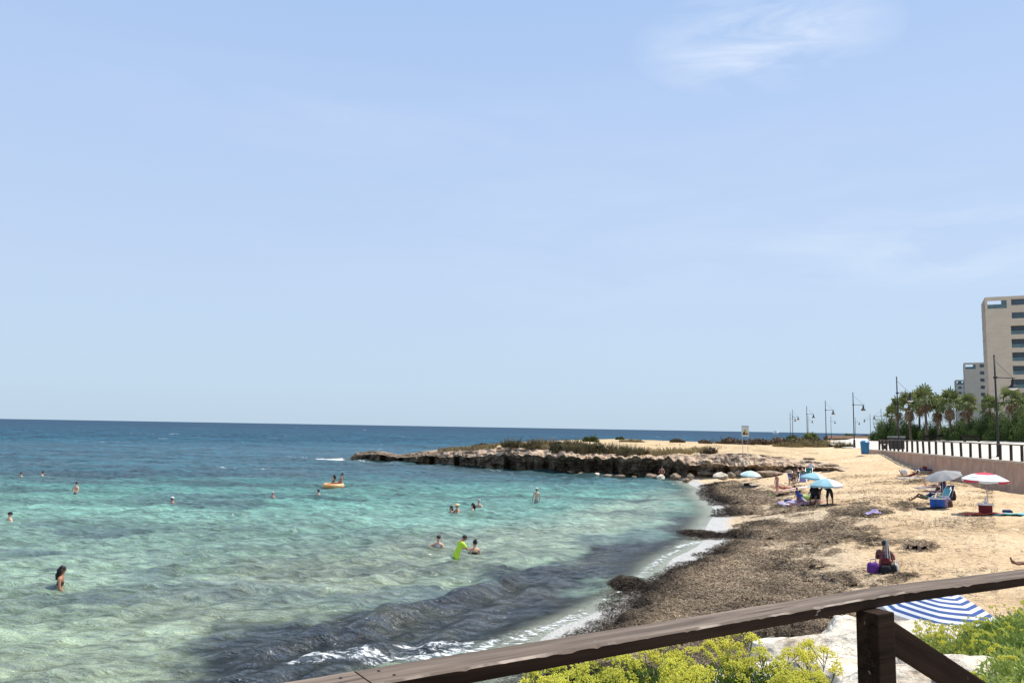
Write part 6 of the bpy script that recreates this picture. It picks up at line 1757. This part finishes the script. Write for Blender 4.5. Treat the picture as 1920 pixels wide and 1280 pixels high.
person('person in the navy chair, leftmost of the group under the cliff', gp(1488, 907) + Vector((0, 0, .02)), R(140), SITC, SK_T, clothes=[TRUNKS(C_BLK)], group=BPG)
person('person in a dark green chair under the cliff, beside the navy chair', gp(1497, 903) + Vector((0, 0, .02)), R(170), SITC, SK_R, clothes=[SUIT(C_GRN)], hair=H_BRN, group=BPG)
person('person in the middle teal chair under the cliff', gp(1507, 901) + Vector((0, 0, .02)), R(185), SITC, SK_R, clothes=[SUIT(C_TEAL)], hair=H_BRN, group=BPG)
person('person in a white cap on the right of the group under the cliff', gp(1520, 895) + Vector((0, 0, .1)), R(140), dict(SITC, ph=.45), SK_P, clothes=[SHIRT(C_WHT), TRUNKS(C_MAR)], hat=('cap', C_WHT), group=BPG)
towel('white towel laid in front of the lilac striped chair', 1500, 914.5, (1.8, .8), .0, C_WHT)
# family at the two parasols
person('child in a blue shirt standing at the left of the two overlapping parasols', gp(1496, 947), R(30), dict(STAND, spine=(0, .15, 1)), SK_T, clothes=[SHIRT(C_BLUE)], height=1.00, group=BPG)
person('dark haired child in a blue shirt squatting behind the standing one', gp(1500, 943), R(-20), dict(SITG, ph=.25), SK_T, clothes=[SHIRT(C_BLUE), TRUNKS(C_NAVY)], height=1.2, group=BPG)
chair('black reclining chair under the two overlapping parasols', gp(1527, 945), R(150), C_BLK, 1.1, .55)
person('dark figure slumped in the black chair under the overlapping parasols', gp(1527, 945) + Vector((0, 0, .08)), R(150), dict(SITC, ph=.38), SK_D, clothes=[SHIRT(C_BLK), TRUNKS(C_NAVY)], group=BPG)
person('person in black bending under the two overlapping parasols, only legs clearly showing', gp(1555, 946.5), R(10), dict(STAND, ph=.84, spine=(0, .9, .35), head=(0, 1, .2), ua=[(-.2, .3, -1), (.2, .3, -1)], th=[(-.16, .05, -1), (.16, -.05, -1)]), SK_D, clothes=[('trousers', C_BLK, [('pelvis', -.6, 2), ('th0', -1, 1.2), ('th1', -1, 1.2)], .016), SHIRT(C_BLK)], height=1.62, group=BPG)
bag('lime green bag left of the black chair', gp(1512, 938), (.8, .5, .32), C_LIME)
towel('pink towel beside the child in the blue shirt', 1508, 946, (1.9, 1.0), .2, C_PINK, bumpy=.22)
towel('lilac patterned towel at the left of the blue shirt child', 1484, 945, (1.5, 1.0), -.1, C_LIL, bumpy=.3)
bag('small white bag at the lower left of the lilac towel', gp(1474, 949.5), (.4, .3, .18), C_WHT, strap=False)
bag('dark blue bag on the lilac towel', gp(1478, 944) + Vector((0, 0, .06)), (.45, .3, .2), C_NAVY, strap=False)
towel('dark mat in the shade of the two overlapping parasols', 1532, 949.5, (2.1, 1.1), .1, C_BLK)
bag('tiny lime green bucket on the sand left of the blue shirt child', gp(1444, 931), (.16, .16, .16), C_LIME, 'sand_bucket', cat='bucket')
# upper right: sunbathers near the wall
person('woman in a white sun hat lying on her side near the wall', gp(1706, 894), R(78), dict(LIEF, spine=(0, -1, .45)), SK_D, clothes=[SUIT(C_MAR)], hat=('hat', C_WHT), height=1.6, group=BPG)
towel('thin white towel under the woman in the white sun hat', 1708, 895.5, (2.0, .7), .1, C_WHT, bumpy=.0)
bag('white and black bag beside the head of the woman in the sun hat', gp(1695, 889), (.45, .3, .36), C_WHT)
towel('blue towel at the foot of the wall', 1733, 882.5, (1.8, .9), .1, C_NAVY, bumpy=.2)
person('sunbather in red lying on the blue towel by the wall', gp(1738, 881) + Vector((0, 0, .08)), R(95), LIEB, SK_R, clothes=[TRUNKS(C_RED), SHIRT(C_ORG)], height=1.5, group=BPG)
bag('blue beach bag right of the blue towel by the wall', gp(1751, 880), (1.0, .5, .34), C_BLUE)
bag('teal beach bag next to the blue one by the wall', gp(1744, 878), (.6, .4, .36), C_TEAL)
# group at the grey parasol
g2 = gp(1769, 948)
chair('turquoise and blue low chair under the grey parasol', gp(1762, 946), R(95), C_CYAN, 1.0, .4, trim=C_BLUE)
person('person sitting upright under the grey parasol', gp(1770, 940), R(20), dict(SITC, ph=.55, spine=(0, .1, 1)), SK_R, clothes=[SUIT(C_NAVY)], height=1.75, hairstyle='long', group=BPG)
chair('brown chair of the person under the grey parasol', gp(1770, 940), R(20), C_NAVY, 1.05, .3)
person('person in sage trousers reclining left of the grey parasol pole', gp(1738, 942), R(80), dict(LIEB, ph=.28, spine=(0, -1, .75), head=(0, -1, 1.2), sh=[(0, .7, -.75), (0, .8, -.6)]), SK_D, clothes=[TRUNKS(C_SAGE), SHIRT(C_NAVY)], height=1.72, group=BPG)
chair('low dark chair of the reclining person left of the grey parasol pole', gp(1750, 943), R(80), C_GRN, 1.2, .7)
person('sunbather lying flat behind the group at the grey parasol', gp(1752, 914), R(100), LIEF, SK_R, clothes=[TRUNKS(C_BLK)], group=BPG)
towel('pale towel under the sunbather behind the grey parasol group', 1750, 915, (2.1, .8), .0, C_GREY)
bag('blue cool box in front of the group at the grey parasol', gp(1757, 951), (.62, .42, .40), C_BLUE, 'cool_box', lidm=M_WHITE, cat='cool box')
bag('lilac bag at the foot of the grey parasol', gp(1775, 950), (.40, .3, .45), C_LIL)
bag('black rucksack hanging behind the chair under the grey parasol', gp(1785, 937), (.35, .3, .52), C_BLK, 'rucksack', strap=True)
bag('brown bag at the right of the blue cool box', gp(1779, 950), (.30, .3, .34), cloth('brown_cloth', (.10, .06, .045)))
towel('dark towel with sandals left of the blue cool box', 1746, 953.5, (1.3, .5), .1, C_BLK, bumpy=.1)
# red parasol
bag('dark red cool box with a pale lid at the foot of the red topped parasol', gp(1848, 964.5), (.52, .40, .42), C_MAR, 'cool_box', lidm=M_WHITE, cat='cool box')
pp = gp(1848, 964.5); r = empty('water_bottle', pp + Vector((.02, 0, .49))); tag(r, 'clear white bottle standing on the dark red cool box', 'bottle')
mb = MB(); mb.lathe([(.001, 0), (.055, .0), (.06, .14), (.03, .19), (.001, .19)], M_WHITE, 12); mb.build('body', r)
mb = MB(); mb.lathe([(.02, .19), (.02, .225), (.001, .225)], M_BLUE, 8); mb.build('cap', r)
towel('red orange towel under the dark red cool box', 1842, 964.5, (1.75, .6), .0, C_ORG, bumpy=.12)
towel('turquoise towel at the right edge of the photo', 1897, 965, (1.6, .5), -.02, C_CYAN, bumpy=.10)
bag('rolled dark blue bag on the turquoise towel', gp(1889, 962.5) + Vector((0, 0, .05)), (.42, .25, .12), C_NAVY, strap=False)
towel('crumpled lilac towel alone on the sand left of the middle', 1636, 967.5, (.62, .5), .5, C_LIL, bumpy=.35)
# nearest group with bags
g3 = gp(1655, 1073)
person('person seen from behind sitting among bags, draped in a dark patterned wrap', g3 + Vector((.12, .15, .02)), R(-35), dict(SITG, spine=(0, .18, 1), head=(0, .5, .9), ph=.12), SK_T, clothes=[('wrap', cloth('dark_patterned_cloth', (.05, .03, .035), (.30, .10, .10)), [('pelvis', -.6, 2), ('torso', -1, 1.05), ('ua0', -1, .9), ('ua1', -1, .9)], .03)], height=1.66, hairstyle='short', hat=('cap', C_BLK), sub=2, group=BPG)
bag('purple beach bag, leftmost in the nearest group on the sand', g3 + Vector((-.30, -.05, 0)), (.36, .24, .30), C_PUR, rz=.3)
bag('black rucksack in front of the seated person with the dark wrap', g3 + Vector((.0, -.18, 0)), (.34, .22, .24), C_BLK, 'rucksack')
bag('black bag at the right of the seated person with the dark wrap', g3 + Vector((.22, -.18, 0)), (.22, .20, .27), C_BLK)
bag('bright white bag right of the seated person with the dark wrap', g3 + Vector((.36, -.05, 0)), (.17, .16, .28), C_WHT)
bag('maroon bag held in the lap of the seated person with the dark wrap', g3 + Vector((.08, -.06, .22)), (.28, .16, .22), C_MAR)
r = empty('folded_parasol', g3 + Vector((.13, -.02, 0)), .2, ); tag(r, 'folded striped parasol leaning upright against the nearest seated person', 'folded parasol', 'beach parasols')
mb = MB(); V = []; F = []; n = 14
for f, rr_ in ((.10, .035), (.2, .06), (.5, .055), (.85, .035), (.95, .012)):
    for i in range(n):
        t = 2 * math.pi * i / n; q = rr_ * (1 + .35 * (i % 2)); V.append((math.cos(t) * q + .03 * (1 - f), math.sin(t) * q - .02, f * .98))
for j in range(4):
    for i in range(n):
        mb.add([V[j * n + i], V[j * n + (i + 1) % n], V[(j + 1) * n + (i + 1) % n], V[(j + 1) * n + i]], [(0, 1, 2, 3)], C_WHT if i % 4 < 2 else C_BLK)
mb.build('canopy', r)
mb = MB(); mb.tube([(.03, -.02, 0), (0, -.02, 1.03)], .012, M_GREY, 6); mb.build('pole', r)
# legs of someone at the right border
person('tanned sunbather cut by the right edge, only feet and shins in view', gp(1962, 1063), R(82), dict(LIEB, th=[(-.12, 1, .12), (.12, 1, .0)], sh=[(0, 1, -.18), (0, 1, -.08)]), SK_D, clothes=[BRIEF(C_NAVY)], group=BPG)
